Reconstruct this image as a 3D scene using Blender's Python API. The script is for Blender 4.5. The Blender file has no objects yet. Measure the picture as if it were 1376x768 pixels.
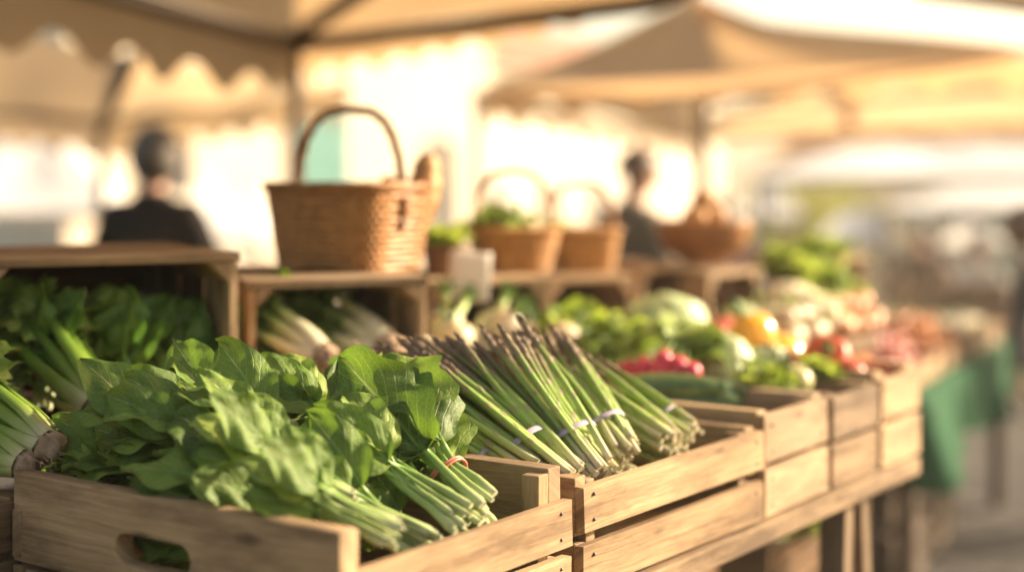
import bpy, bmesh, math, random
from mathutils import Vector, Matrix, noise
SC = bpy.context.scene
COL = SC.collection
PI = math.pi
CAMZ, FPX, HX, HY = 1.45, 1985.0, 688.0, 240.0

def P(px, py, Y):
    """a point at depth Y metres in front of the camera, read from its place in the photograph"""
    return Vector(((px - HX) / FPX * Y, Y, CAMZ - (py - HY) / FPX * Y))

# the direction the stall runs (U) and the direction to its back (V)
U = Vector((0.579, 0.815, 0)).normalized()
V = Vector((-U.y, U.x, 0))
A0 = Vector((-0.1875, 1.5, 0))
ROWA = math.atan2(U.y, U.x)
def R(s, v, z=0.0):
    p = A0 + U * s + V * v
    return Vector((p.x, p.y, z))

# ------------------------------------------------------------------ mesh helper
class MB:
    def __init__(self):
        self.v, self.f, self.uv, self.mi, self.sm = [], [], [], [], []
    def face(self, idx, uv=None, mi=0, smooth=True):
        self.f.append(tuple(idx)); self.uv.append(uv or [(0.5, 0.5)] * len(idx)); self.mi.append(mi); self.sm.append(smooth)
    def grid(self, rows, uvs=None, mi=0, closed=False, flip=False, smooth=True):
        b = len(self.v); n = len(rows); m = len(rows[0])
        for r in rows: self.v.extend([tuple(p) for p in r])
        for j in range(n - 1):
            for i in range(m if closed else m - 1):
                i2 = (i + 1) % m
                q = [b + j*m + i, b + j*m + i2, b + (j+1)*m + i2, b + (j+1)*m + i]
                if uvs:
                    t = [uvs[j][i], uvs[j][i+1] if closed else uvs[j][i2], uvs[j+1][i+1] if closed else uvs[j+1][i2], uvs[j+1][i]]
                else:
                    t = [(i/m, j/(n-1)), ((i+1)/m, j/(n-1)), ((i+1)/m, (j+1)/(n-1)), (i/m, (j+1)/(n-1))]
                if flip: q.reverse(); t.reverse()
                self.face(q, t, mi, smooth)
    def tube(self, pts, rad, sides=8, mi=0, cap=True, squash=1.0, v0=0.0, v1=1.0):
        """tube along a polyline; rad is a number or one per point"""
        pts = [Vector(p) for p in pts]; n = len(pts)
        if not hasattr(rad, '__len__'): rad = [rad] * n
        rows, uvs = [], []
        up = Vector((0, 0, 1))
        t0 = (pts[1] - pts[0]).normalized()
        if abs(t0.dot(up)) > 0.95: up = Vector((1, 0, 0))
        x = t0.cross(up).normalized()
        for k in range(n):
            t = (pts[min(k+1, n-1)] - pts[max(k-1, 0)]).normalized()
            x = (x - t * x.dot(t)).normalized(); y = x.cross(t)
            rows.append([pts[k] + x * (rad[k] * math.cos(2*PI*i/sides)) + y * (rad[k] * squash * math.sin(2*PI*i/sides)) for i in range(sides)])
            vv = v0 + (v1 - v0) * k / (n - 1)
            uvs.append([(i / sides, vv) for i in range(sides + 1)])
        b = len(self.v)
        self.grid(rows, uvs, mi, closed=True)
        if cap:
            self.face(list(range(b, b + sides)), [(0.5, v0)] * sides, mi, False)
            self.face(list(range(b + (n-1)*sides, b + n*sides))[::-1], [(0.5, v1)] * sides, mi, False)
    def box(self, c, s, mi=0, rot=None, rnd=None, jit=0.0):
        """a board: centre c, full sizes s; UV in metres with u along the longest side"""
        c = Vector(c); hx, hy, hz = s[0]/2, s[1]/2, s[2]/2
        ax = max(range(3), key=lambda k: s[k]); oth = [k for k in range(3) if k != ax]
        ou, ov = (rnd.uniform(0, 30), rnd.uniform(0, 30)) if rnd else (0, 0)
        P8 = []
        for x in (-1, 1):
            for y in (-1, 1):
                for z in (-1, 1):
                    q = Vector((x*hx, y*hy, z*hz))
                    if rnd and jit: q += Vector((rnd.uniform(-jit, jit), rnd.uniform(-jit, jit), rnd.uniform(-jit, jit)))
                    P8.append(q)
        b = len(self.v)
        for q in P8:
            w = (rot @ q if rot else q) + c
            self.v.append(tuple(w))
        for fc in ((0,1,3,2), (4,6,7,5), (0,4,5,1), (2,3,7,6), (0,2,6,4), (1,5,7,3)):
            uv = [(ou + P8[i][ax], ov + P8[i][oth[0]] + P8[i][oth[1]] * 1.37) for i in fc]
            self.face([b + i for i in fc], uv, mi, False)
    def ball(self, c, r, nu=14, nv=9, mi=0, fn=None, sz=1.0):
        c = Vector(c); rows, uvs = [], []
        for j in range(nv + 1):
            th = PI * j / nv
            row = []
            for i in range(nu):
                ph = 2*PI*i/nu
                k = fn(th, ph) if fn else 1.0
                row.append(c + Vector((r*k*math.sin(th)*math.cos(ph), r*k*math.sin(th)*math.sin(ph), r*k*sz*math.cos(th))))
            rows.append(row); uvs.append([(i/nu, j/nv) for i in range(nu + 1)])
        self.grid(rows, uvs, mi, closed=True, flip=True)
    def lathe(self, prof, n=20, mi=0, fn=None, v0=0.0, v1=1.0):
        rows, uvs = [], []
        for j, (r, z) in enumerate(prof):
            rows.append([Vector((r*(fn(2*PI*i/n, z) if fn else 1)*math.cos(2*PI*i/n), r*(fn(2*PI*i/n, z) if fn else 1)*math.sin(2*PI*i/n), z)) for i in range(n)])
            uvs.append([(i/n, v0 + (v1-v0)*j/(len(prof)-1)) for i in range(n+1)])
        self.grid(rows, uvs, mi, closed=True)
    def mesh(self, name, mats):
        me = bpy.data.meshes.new(name)
        me.from_pydata(self.v, [], self.f)
        uvl = me.uv_layers.new(name='UVMap')
        k = 0
        flat = []
        for u in self.uv:
            for a in u: flat += [a[0], a[1]]
        uvl.data.foreach_set('uv', flat)
        for m in (mats if isinstance(mats, (list, tuple)) else [mats]): me.materials.append(m)
        me.polygons.foreach_set('material_index', self.mi)
        me.polygons.foreach_set('use_smooth', self.sm)
        me.update()
        return me
    def build(self, name, mats, parent=None, bevel=0.0):
        o = bpy.data.objects.new(name, self.mesh(name, mats)); COL.objects.link(o)
        if parent: o.parent = parent
        if bevel:
            b = o.modifiers.new('bevel', 'BEVEL'); b.width = bevel; b.segments = 2; b.limit_method = 'ANGLE'
        return o

def tag(o, label, cat, group=None, kind=None):
    o['label'] = label; o['category'] = cat
    if group: o['group'] = group
    if kind: o['kind'] = kind
    return o
def thing(name, label, cat, loc=(0, 0, 0), rotz=0.0, group=None):
    o = bpy.data.objects.new(name, None); COL.objects.link(o)
    o.empty_display_size = 0.05
    o.location = loc; o.rotation_euler = (0, 0, rotz)
    return tag(o, label, cat, group)
def kids(o): return [c for c in bpy.data.objects if c.parent == o]
def dup(src, label=None, group=None, loc=None, mw=None):
    """a copy of a thing with copies of its parts and their sub-parts"""
    r = src.copy(); COL.objects.link(r)
    for ch in kids(src):
        c = ch.copy(); COL.objects.link(c); c.parent = r; c.matrix_parent_inverse = ch.matrix_parent_inverse.copy()
        for g in kids(ch):
            d = g.copy(); COL.objects.link(d); d.parent = c
    if label: r['label'] = label
    if group: r['group'] = group
    if mw is not None: r.matrix_world = mw
    if loc is not None: r.location = loc
    return r
def frame(S, T, L, up=Vector((0, 0, 1)), roll=0.0):
    """matrix putting local y along S->T (L = local length), local z towards up"""
    S, T = Vector(S), Vector(T)
    y = (T - S); k = y.length / L; y.normalize()
    z = (up - y * up.dot(y)).normalized(); x = y.cross(z)
    m = Matrix((x, y, z)).transposed()
    m = Matrix.Rotation(roll, 3, y) @ m
    return Matrix.Translation(S) @ (m * k).to_4x4()

# ------------------------------------------------------------------ materials
class NT:
    def __init__(self, name):
        self.m = bpy.data.materials.new(name); self.m.use_nodes = True
        self.t = self.m.node_tree; self.t.nodes.clear()
        self.out = self.n('ShaderNodeOutputMaterial')
    def n(self, typ, **kw):
        d = self.t.nodes.new(typ)
        for k, v in kw.items():
            if k in d.inputs: d.inputs[k].default_value = v
            else: setattr(d, k, v)
        return d
    def l(self, a, b): self.t.links.new(a, b)
    def math(self, op, a, b=None, c=None):
        d = self.n('ShaderNodeMath', operation=op)
        for i, x in enumerate((a, b, c)):
            if x is None: continue
            if hasattr(x, 'is_output'): self.l(x, d.inputs[i])
            else: d.inputs[i].default_value = x
        return d.outputs[0]
    def ramp(self, fac, stops):
        d = self.n('ShaderNodeValToRGB'); e = d.color_ramp.elements
        while len(e) < len(stops): e.new(0.5)
        for k, (p, c) in enumerate(stops):
            e[k].position = p; e[k].color = tuple(c) + (1,) if len(c) == 3 else c
        self.l(fac, d.inputs[0]); return d.outputs[0]
    def mix(self, fac, a, b, mode='MIX'):
        d = self.n('ShaderNodeMixRGB', blend_type=mode)
        for i, x in enumerate((fac, a, b)):
            if hasattr(x, 'is_output'): self.l(x, d.inputs[i])
            elif i == 0: d.inputs[0].default_value = x
            else: d.inputs[i].default_value = tuple(x) + (1,)
        return d.outputs[0]
    def noise(self, vec, scale, detail=3, rough=0.5, dist=0.0):
        d = self.n('ShaderNodeTexNoise'); d.inputs['Scale'].default_value = scale; d.inputs['Detail'].default_value = detail
        d.inputs['Roughness'].default_value = rough; d.inputs['Distortion'].default_value = dist
        if vec is not None: self.l(vec, d.inputs['Vector'])
        return d.outputs['Fac']
    def mapping(self, vec, scale=(1, 1, 1), loc=None):
        d = self.n('ShaderNodeMapping'); d.inputs['Scale'].default_value = scale
        self.l(vec, d.inputs['Vector'])
        if loc is not None: self.l(loc, d.inputs['Location'])
        return d.outputs[0]
    def tc(self, which='Object'): return self.n('ShaderNodeTexCoord').outputs[which]
    def rand(self): return self.n('ShaderNodeObjectInfo').outputs['Random']
    def bump(self, h, strength=0.3, dist=0.002):
        d = self.n('ShaderNodeBump'); d.inputs['Strength'].default_value = strength; d.inputs['Distance'].default_value = dist
        self.l(h, d.inputs['Height']); return d.outputs[0]
    def pbr(self, col, rough=0.6, normal=None, transl=None, tcol=None, spec=0.5, metal=0.0, sss=0.0, coat=0.0):
        p = self.n('ShaderNodeBsdfPrincipled')
        if hasattr(col, 'is_output'): self.l(col, p.inputs['Base Color'])
        else: p.inputs['Base Color'].default_value = tuple(col) + (1,)
        if hasattr(rough, 'is_output'): self.l(rough, p.inputs['Roughness'])
        else: p.inputs['Roughness'].default_value = rough
        p.inputs['Specular IOR Level'].default_value = spec; p.inputs['Metallic'].default_value = metal
        if coat: p.inputs['Coat Weight'].default_value = coat; p.inputs['Coat Roughness'].default_value = 0.15
        if sss:
            p.inputs['Subsurface Weight'].default_value = sss; p.inputs['Subsurface Radius'].default_value = (0.01, 0.006, 0.003)
        if normal: self.l(normal, p.inputs['Normal'])
        s = p.outputs[0]
        if transl:
            t = self.n('ShaderNodeBsdfTranslucent')
            tc = tcol if tcol is not None else col
            if hasattr(tc, 'is_output'): self.l(tc, t.inputs['Color'])
            else: t.inputs['Color'].default_value = tuple(tc) + (1,)
            mx = self.n('ShaderNodeMixShader'); mx.inputs[0].default_value = transl
            self.l(s, mx.inputs[1]); self.l(t.outputs[0], mx.inputs[2]); s = mx.outputs[0]
        self.l(s, self.out.inputs['Surface'])
        return self.m

def varied(name, c1, c2, scale=8, rough=0.6, bump=0.0, bscale=40, transl=None, tcol=None, spec=0.5, coat=0.0, sss=0.0, c3=None):
    N = NT(name)
    r = N.rand()
    off = N.n('ShaderNodeCombineXYZ'); N.l(N.math('MULTIPLY', r, 40.0), off.inputs[0]); N.l(N.math('MULTIPLY', r, 17.0), off.inputs[1])
    vec = N.mapping(N.tc('Object'), loc=off.outputs[0])
    f = N.noise(vec, scale, 4, 0.55)
    f = N.math('ADD', N.math('MULTIPLY', N.math('SUBTRACT', f, 0.5), 1.9), N.math('ADD', 0.32, N.math('MULTIPLY', r, 0.36)))
    stops = [(0.0, c1), (1.0, c2)] if c3 is None else [(0.0, c1), (0.5, c3), (1.0, c2)]
    col = N.ramp(f, stops)
    nrm = N.bump(N.noise(vec, bscale, 4), bump, 0.004) if bump else None
    return N.pbr(col, rough, nrm, transl, tcol, spec, coat=coat, sss=sss)

def wood(name, dark, mid, light, rough=0.78, grime=0.5, hue=0.25):
    N = NT(name)
    r = N.rand()
    off = N.n('ShaderNodeCombineXYZ'); N.l(N.math('MULTIPLY', r, 91.0), off.inputs[0]); N.l(N.math('MULTIPLY', r, 37.0), off.inputs[1])
    base = N.mapping(N.tc('UV'), loc=off.outputs[0])
    warp = N.noise(N.mapping(base, (6, 14, 1)), 1.0, 2, 0.5)
    wv = N.n('ShaderNodeVectorMath', operation='ADD')
    cm = N.n('ShaderNodeCombineXYZ'); N.l(N.math('MULTIPLY', warp, 0.025), cm.inputs[1])
    N.l(base, wv.inputs[0]); N.l(cm.outputs[0], wv.inputs[1])
    g1 = N.noise(N.mapping(wv.outputs[0], (4, 150, 1)), 1.0, 5, 0.6)
    g2 = N.noise(N.mapping(wv.outputs[0], (14, 600, 1)), 1.0, 3, 0.6)
    blot = N.noise(N.mapping(base, (4, 16, 1)), 1.0, 5, 0.68)
    f = N.math('ADD', N.math('MULTIPLY', g1, 0.62), N.math('MULTIPLY', g2, 0.38))
    f = N.math('ADD', f, N.math('MULTIPLY', N.math('SUBTRACT', r, 0.5), hue))
    col = N.ramp(f, [(0.26, dark), (0.5, mid), (0.74, light)])
    r2 = N.math('FRACT', N.math('MULTIPLY', r, 7.31))
    col = N.mix(N.math('MULTIPLY', N.math('MAXIMUM', N.math('SUBTRACT', r2, 0.45), 0.0), 1.1), col, tuple(0.5*a + 0.5*b for a, b in zip((0.25, 0.20, 0.15), dark)))
    kn = N.n('ShaderNodeTexVoronoi'); kn.inputs['Scale'].default_value = 1.0
    N.l(N.mapping(base, (7, 17, 1)), kn.inputs['Vector'])
    knot = N.ramp(kn.outputs['Distance'], [(0.05, (1, 1, 1)), (0.17, (0, 0, 0))])
    col = N.mix(N.math('MULTIPLY', knot, 0.75), col, tuple(c * 0.32 for c in dark))
    gr = N.ramp(blot, [(0.37, (1, 1, 1)), (0.58, (0, 0, 0))])
    col = N.mix(N.math('MULTIPLY', gr, grime), col, (dark[0]*0.55, dark[1]*0.55, dark[2]*0.6))
    h = N.math('ADD', N.math('MULTIPLY', f, 1.0), N.math('MULTIPLY', knot, -0.3))
    return N.pbr(col, rough, N.bump(h, 0.55, 0.0025), spec=0.25)

def leafmat(name, dark, mid, light, vein, rough=0.42, transl=0.32, tcol=None, blister=0.5):
    N = NT(name)
    r = N.rand()
    uvn = N.tc('UV'); sep = N.n('ShaderNodeSeparateXYZ'); N.l(uvn, sep.inputs[0])
    u, v = sep.outputs[0], sep.outputs[1]
    off = N.n('ShaderNodeCombineXYZ'); N.l(N.math('MULTIPLY', r, 40.0), off.inputs[0])
    ov = N.mapping(N.tc('Object'), loc=off.outputs[0])
    f = N.noise(ov, 16, 3, 0.5)
    vtone = N.n('ShaderNodeAttribute'); vtone.attribute_name = 'tone'
    f = N.math('ADD', N.math('MULTIPLY', N.math('SUBTRACT', f, 0.5), 0.9), vtone.outputs['Fac'])
    f = N.math('ADD', f, N.math('MULTIPLY', N.math('SUBTRACT', r, 0.5), 0.25))
    col = N.ramp(f, [(0.0, dark), (0.5, mid), (1.0, light)])
    au = N.math('ABSOLUTE', N.math('SUBTRACT', u, 0.5))
    mid_w = N.math('MULTIPLY_ADD', v, -0.045, 0.055)
    midrib = N.math('SUBTRACT', 1.0, N.math('MINIMUM', N.math('DIVIDE', au, mid_w), 1.0))
    ph = N.math('SUBTRACT', N.math('MULTIPLY', v, 8.0), N.math('MULTIPLY', au, 7.0))
    ph = N.math('ADD', ph, N.math('MULTIPLY', N.noise(ov, 30, 2), 0.45))
    tri = N.math('ABSOLUTE', N.math('SUBTRACT', N.math('FRACT', ph), 0.5))
    lat = N.math('SUBTRACT', 1.0, N.math('MINIMUM', N.math('DIVIDE', tri, 0.09), 1.0))
    lat = N.math('MULTIPLY', lat, N.math('SUBTRACT', 1.0, N.math('MULTIPLY', au, 1.5)))
    vn = N.math('MINIMUM', N.math('ADD', midrib, N.math('MULTIPLY', lat, 0.42)), 1.0)
    fine = N.n('ShaderNodeTexVoronoi'); fine.feature = 'DISTANCE_TO_EDGE'; fine.inputs['Scale'].default_value = 170
    N.l(ov, fine.inputs['Vector'])
    fe = N.ramp(fine.outputs['Distance'], [(0.0, (1, 1, 1)), (0.12, (0, 0, 0))])
    vn2 = N.math('MINIMUM', N.math('ADD', vn, N.math('MULTIPLY', fe, 0.12)), 1.0)
    col = N.mix(vn2, col, vein)
    gb = N.n('ShaderNodeNewGeometry').outputs['Backfacing']
    col = N.mix(N.math('MULTIPLY', gb, 0.55), col, tuple(0.55 * a + 0.45 * b for a, b in zip(light, vein)))
    bl = N.noise(ov, 75, 3)
    h = N.math('SUBTRACT', N.math('MULTIPLY', bl, 0.8), N.math('MULTIPLY', vn, 0.7))
    rg = N.math('MULTIPLY_ADD', bl, 0.25, rough - 0.12)
    tc = N.mix(0.5, col, tcol or light)
    return N.pbr(col, rg, N.bump(h, blister, 0.004), transl, tc, 0.45)

def cloth(name, col, tcol, transl=0.5, scale=3.0, folds=0.4):
    N = NT(name)
    ov = N.tc('Object')
    f = N.noise(ov, scale, 4, 0.55)
    c = N.ramp(f, [(0.3, tuple(x*0.82 for x in col)), (0.7, col)])
    st = N.noise(N.mapping(ov, (2.0, 2.0, 0.7)), 2.5, 3, 0.6)
    c = N.mix(N.math('MULTIPLY', N.ramp(st, [(0.52, (0, 0, 0)), (0.75, (1, 1, 1))]), 0.22), c, tuple(x*0.55 for x in col))
    nrm = N.bump(N.noise(ov, 7, 3), folds, 0.04)
    return N.pbr(c, 0.85, nrm, transl, tcol, 0.15)

M = {}
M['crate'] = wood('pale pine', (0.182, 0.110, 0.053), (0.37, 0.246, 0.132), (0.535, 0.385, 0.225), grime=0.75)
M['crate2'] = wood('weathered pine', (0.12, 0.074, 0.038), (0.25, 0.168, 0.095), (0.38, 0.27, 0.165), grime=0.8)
M['crate3'] = wood('pine with painted sunlight', (0.23, 0.145, 0.075), (0.43, 0.30, 0.17), (0.58, 0.43, 0.265), grime=0.6)  # paler pine, the stronger sun on these crates put into the colour
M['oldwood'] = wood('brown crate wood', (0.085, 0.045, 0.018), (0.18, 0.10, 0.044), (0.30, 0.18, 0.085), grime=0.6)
M['shade_darkwood'] = wood('dark wood with painted shade', (0.022, 0.012, 0.006), (0.045, 0.026, 0.013), (0.075, 0.045, 0.024), grime=0.5)  # dark wood darkened further, standing in for a neighbouring stall's shade
M['nail'] = varied('rusty nail', (0.06, 0.045, 0.035), (0.16, 0.11, 0.08), 60, 0.5)
M['leaf'] = leafmat('broad leaf', (0.036, 0.088, 0.008), (0.125, 0.215, 0.020), (0.34, 0.42, 0.07), (0.55, 0.57, 0.25), rough=0.60, blister=0.7, tcol=(0.22, 0.38, 0.03))
M['leaf_dark'] = leafmat('dark leaf', (0.028, 0.078, 0.010), (0.078, 0.16, 0.018), (0.22, 0.31, 0.045), (0.36, 0.42, 0.13), tcol=(0.12, 0.28, 0.03))
M['leaf_lime'] = leafmat('lettuce leaf', (0.07, 0.15, 0.012), (0.20, 0.31, 0.022), (0.42, 0.50, 0.07), (0.42, 0.5, 0.2), transl=0.45, tcol=(0.45, 0.55, 0.05))
M['leaf_cab'] = leafmat('cabbage leaf', (0.17, 0.25, 0.085), (0.34, 0.43, 0.19), (0.55, 0.60, 0.36), (0.66, 0.68, 0.5), rough=0.5, transl=0.15, tcol=(0.5, 0.6, 0.2))
def gradmat(name, stops, rough=0.4, sc=120, amt=0.25, transl=None, tcol=None, aniso=(1, 1, 1)):
    N = NT(name)
    sep = N.n('ShaderNodeSeparateXYZ'); N.l(N.tc('UV'), sep.inputs[0])
    r = N.rand()
    f = N.math('ADD', sep.outputs[1], N.math('MULTIPLY', N.math('SUBTRACT', N.noise(N.tc('Object'), 45, 3), 0.5), 0.10))
    f = N.math('ADD', f, N.math('MULTIPLY', N.math('SUBTRACT', r, 0.5), 0.08))
    col = N.ramp(f, stops)
    st = N.noise(N.mapping(N.tc('UV'), (26, 2.2, 1)), 1.0, 3)
    col = N.mix(amt, col, N.ramp(st, [(0.3, (0.25, 0.25, 0.25)), (0.7, (0.8, 0.8, 0.8))]), 'OVERLAY')
    return N.pbr(col, rough, N.bump(st, 0.35, 0.002), transl, tcol, 0.4)
M['stem'] = gradmat('pale stem', [(0.0, (0.56, 0.57, 0.36)), (0.1, (0.50, 0.54, 0.28)), (0.35, (0.32, 0.41, 0.14)), (0.75, (0.18, 0.30, 0.06)), (1.0, (0.15, 0.27, 0.05))], transl=0.15, tcol=(0.3, 0.45, 0.08))
M['celery'] = gradmat('celery stalk', [(0.0, (0.52, 0.48, 0.28)), (0.10, (0.36, 0.40, 0.14)), (0.32, (0.17, 0.26, 0.035)), (1.0, (0.05, 0.12, 0.012))], rough=0.36, transl=0.2, tcol=(0.35, 0.5, 0.08))
M['fennel'] = gradmat('white bulb', [(0.0, (0.62, 0.56, 0.40)), (0.45, (0.56, 0.53, 0.32)), (0.7, (0.45, 0.53, 0.2)), (1.0, (0.14, 0.27, 0.04))], rough=0.4)
M['spear'] = gradmat('asparagus skin', [(0.0, (0.50, 0.44, 0.30)), (0.09, (0.42, 0.43, 0.20)), (0.24, (0.30, 0.41, 0.10)), (0.56, (0.20, 0.30, 0.06)), (0.74, (0.17, 0.165, 0.065)), (0.9, (0.17, 0.12, 0.075)), (1.0, (0.15, 0.10, 0.065))], rough=0.42, amt=0.2)
M['bract'] = gradmat('asparagus scale', [(0.0, (0.34, 0.32, 0.17)), (0.5, (0.27, 0.25, 0.12)), (0.72, (0.22, 0.165, 0.10)), (1.0, (0.17, 0.115, 0.075))], rough=0.55, amt=0.1)
M['root'] = varied('earthy root', (0.16, 0.09, 0.05), (0.42, 0.30, 0.2), 60, 0.85, 0.6)
M['rubber'] = varied('red rubber', (0.42, 0.10, 0.06), (0.52, 0.16, 0.10), 30, 0.45)
M['band'] = varied('lilac paper band', (0.26, 0.21, 0.30), (0.44, 0.38, 0.46), 60, 0.5)
M['wicker'] = varied('wicker', (0.16, 0.066, 0.015), (0.50, 0.255, 0.075), 70, 0.42, 0.15, 160, spec=0.5, c3=(0.34, 0.155, 0.042))
M['wicker2'] = varied('pale wicker', (0.26, 0.105, 0.022), (0.55, 0.29, 0.085), 40, 0.45, 0.5, 160, spec=0.5, c3=(0.40, 0.19, 0.048))
M['crust'] = varied('bread crust', (0.27, 0.115, 0.03), (0.56, 0.32, 0.12), 22, 0.6, 0.5, 60)
M['red'] = varied('tomato skin', (0.36, 0.022, 0.014), (0.58, 0.10, 0.03), 9, 0.36)
M['blush'] = varied('blushed apple skin', (0.50, 0.12, 0.06), (0.62, 0.40, 0.13), 20, 0.38, c3=(0.58, 0.24, 0.11))
M['lime'] = varied('green apple skin', (0.24, 0.32, 0.06), (0.46, 0.50, 0.14), 16, 0.36)
M['radish'] = varied('radish skin', (0.42, 0.015, 0.045), (0.66, 0.06, 0.10), 20, 0.3)
M['yellow'] = varied('yellow pepper skin', (0.70, 0.30, 0.008), (0.85, 0.47, 0.02), 9, 0.2, coat=0.4)
M['orange'] = varied('orange skin', (0.46, 0.12, 0.012), (0.62, 0.24, 0.03), 10, 0.35, 0.2, 120)
M['apple'] = varied('apple skin', (0.26, 0.014, 0.012), (0.50, 0.15, 0.05), 14, 0.3, c3=(0.34, 0.035, 0.02))
M['purple'] = varied('aubergine skin', (0.10, 0.02, 0.09), (0.24, 0.07, 0.22), 9, 0.2, coat=0.4)
M['squash'] = varied('pale squash skin', (0.36, 0.36, 0.13), (0.58, 0.54, 0.27), 14, 0.4)
M['redwool'] = varied('brick red wool', (0.26, 0.08, 0.045), (0.36, 0.13, 0.08), 20, 0.85)
M['zucchini'] = varied('zucchini skin', (0.012, 0.035, 0.010), (0.06, 0.12, 0.03), 60, 0.3)
M['white_veg'] = varied('cream skin', (0.48, 0.37, 0.22), (0.64, 0.55, 0.38), 12, 0.4, 0.2, 60)
M['cauli'] = varied('cauliflower curd', (0.55, 0.46, 0.30), (0.78, 0.70, 0.52), 50, 0.8, 0.8, 90)
M['calyx'] = varied('green stalk', (0.05, 0.12, 0.02), (0.13, 0.24, 0.05), 30, 0.6)
M['can_d'] = cloth('tan canvas', (0.46, 0.36, 0.25), (0.56, 0.37, 0.19), 0.42)
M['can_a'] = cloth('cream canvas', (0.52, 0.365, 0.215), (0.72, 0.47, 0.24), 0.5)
M['can_g'] = cloth('canvas with painted shade', (0.42, 0.36, 0.29), (0.5, 0.36, 0.22), 0.28)  # duller copy of the canopy cloth, its shade put into the colour
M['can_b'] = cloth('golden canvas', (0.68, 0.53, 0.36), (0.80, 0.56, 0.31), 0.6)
M['can_w'] = cloth('white canvas', (0.82, 0.80, 0.77), (0.88, 0.84, 0.78), 0.25)
M['steel'] = varied('painted frame', (0.075, 0.055, 0.04), (0.14, 0.10, 0.07), 6, 0.55)
M['pole_pale'] = varied('pale pole', (0.45, 0.36, 0.25), (0.6, 0.5, 0.36), 6, 0.5)
M['pole_wood'] = varied('wooden pole', (0.16, 0.095, 0.045), (0.28, 0.18, 0.09), 20, 0.6)
M['green_cloth'] = varied('green tablecloth', (0.010, 0.052, 0.024), (0.022, 0.085, 0.038), 5, 0.9, 0.15, 200, spec=0.1)
M['paper'] = varied('white card', (0.68, 0.65, 0.60), (0.78, 0.76, 0.72), 30, 0.7, transl=0.25, tcol=(0.8, 0.75, 0.65))
M['terracotta'] = varied('dark clay', (0.11, 0.055, 0.028), (0.19, 0.10, 0.05), 20, 0.7)
M['bowlwood'] = varied('turned wood', (0.20, 0.085, 0.03), (0.36, 0.18, 0.07), 14, 0.42)
M['skin'] = varied('skin', (0.46, 0.23, 0.15), (0.56, 0.31, 0.2), 20, 0.5, sss=0.1)
M['hair_grey'] = varied('grey hair', (0.05, 0.04, 0.032), (0.14, 0.12, 0.10), 60, 0.6, 0.6, 120)
M['hair_dark'] = varied('brown hair', (0.06, 0.032, 0.016), (0.15, 0.085, 0.045), 60, 0.5, 0.6, 120)
M['coat_black'] = varied('black wool', (0.011, 0.0095, 0.0085), (0.026, 0.022, 0.019), 30, 0.9, 0.3, 200, spec=0.1)
M['coat_olive'] = varied('olive jacket', (0.075, 0.050, 0.026), (0.13, 0.09, 0.05), 20, 0.8, 0.3, 120)
M['coat_brown'] = varied('brown jacket', (0.07, 0.04, 0.022), (0.14, 0.085, 0.05), 20, 0.8, 0.3, 120)
M['coat_navy'] = varied('navy jacket', (0.020, 0.022, 0.032), (0.05, 0.052, 0.068), 20, 0.8, 0.3, 120)
M['shirt_pale'] = varied('pale shirt', (0.42, 0.38, 0.33), (0.58, 0.54, 0.48), 20, 0.8)
M['jeans'] = varied('denim', (0.035, 0.045, 0.075), (0.08, 0.10, 0.15), 30, 0.8)
M['trouser'] = varied('dark trousers', (0.018, 0.017, 0.018), (0.04, 0.038, 0.038), 30, 0.8)
M['shoe'] = varied('black shoes', (0.012, 0.011, 0.01), (0.03, 0.026, 0.022), 30, 0.4)
M['plaster'] = varied('cream plaster', (0.62, 0.52, 0.39), (0.76, 0.67, 0.53), 0.6, 0.9, 0.2, 9)
M['stone'] = varied('pale stone', (0.58, 0.51, 0.41), (0.74, 0.67, 0.56), 0.9, 0.9, 0.3, 6)
M['ochre'] = varied('ochre plaster', (0.36, 0.22, 0.11), (0.50, 0.33, 0.18), 0.7, 0.9, 0.2, 9)
M['teal'] = varied('teal paint', (0.045, 0.19, 0.17), (0.08, 0.27, 0.24), 4, 0.5)
M['glass'] = varied('dark window glass', (0.05, 0.055, 0.06), (0.10, 0.10, 0.10), 1.2, 0.08, spec=0.8)
M['rooftile'] = varied('clay roof tile', (0.20, 0.085, 0.045), (0.38, 0.18, 0.10), 5, 0.85, 0.6, 30)
M['bark'] = varied('bark', (0.06, 0.042, 0.026), (0.16, 0.115, 0.075), 14, 0.9, 0.8, 40)
M['treeleaf'] = varied('sunny tree leaf', (0.07, 0.115, 0.014), (0.20, 0.24, 0.03), 1.4, 0.5, transl=0.5, tcol=(0.55, 0.55, 0.06))
M['van'] = varied('white van paint', (0.62, 0.63, 0.65), (0.70, 0.71, 0.72), 3, 0.25, coat=0.4)
M['tyre'] = varied('tyre rubber', (0.012, 0.012, 0.012), (0.03, 0.03, 0.03), 30, 0.8)
M['lamp_red'] = varied('red lamp lens', (0.3, 0.02, 0.015), (0.4, 0.04, 0.03), 10, 0.2)
M['bluecloth'] = varied('blue grey cloth', (0.09, 0.12, 0.19), (0.17, 0.21, 0.30), 5, 0.8)
# ------------------------------------------------------------------ plants
def tone(mb, val):
    tv = getattr(mb, 'tv', None)
    if tv is None: tv = mb.tv = []
    tv.extend([val] * (len(mb.v) - len(tv)))
_mesh0 = MB.mesh
def _mesh_tone(self, name, mats):
    me = _mesh0(self, name, mats)
    if getattr(self, 'tv', None) is not None:
        tone(self, 0.4)
        at = me.attributes.new('tone', 'FLOAT', 'POINT'); at.data.foreach_set('value', self.tv)
    return me
MB.mesh = _mesh_tone

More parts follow.
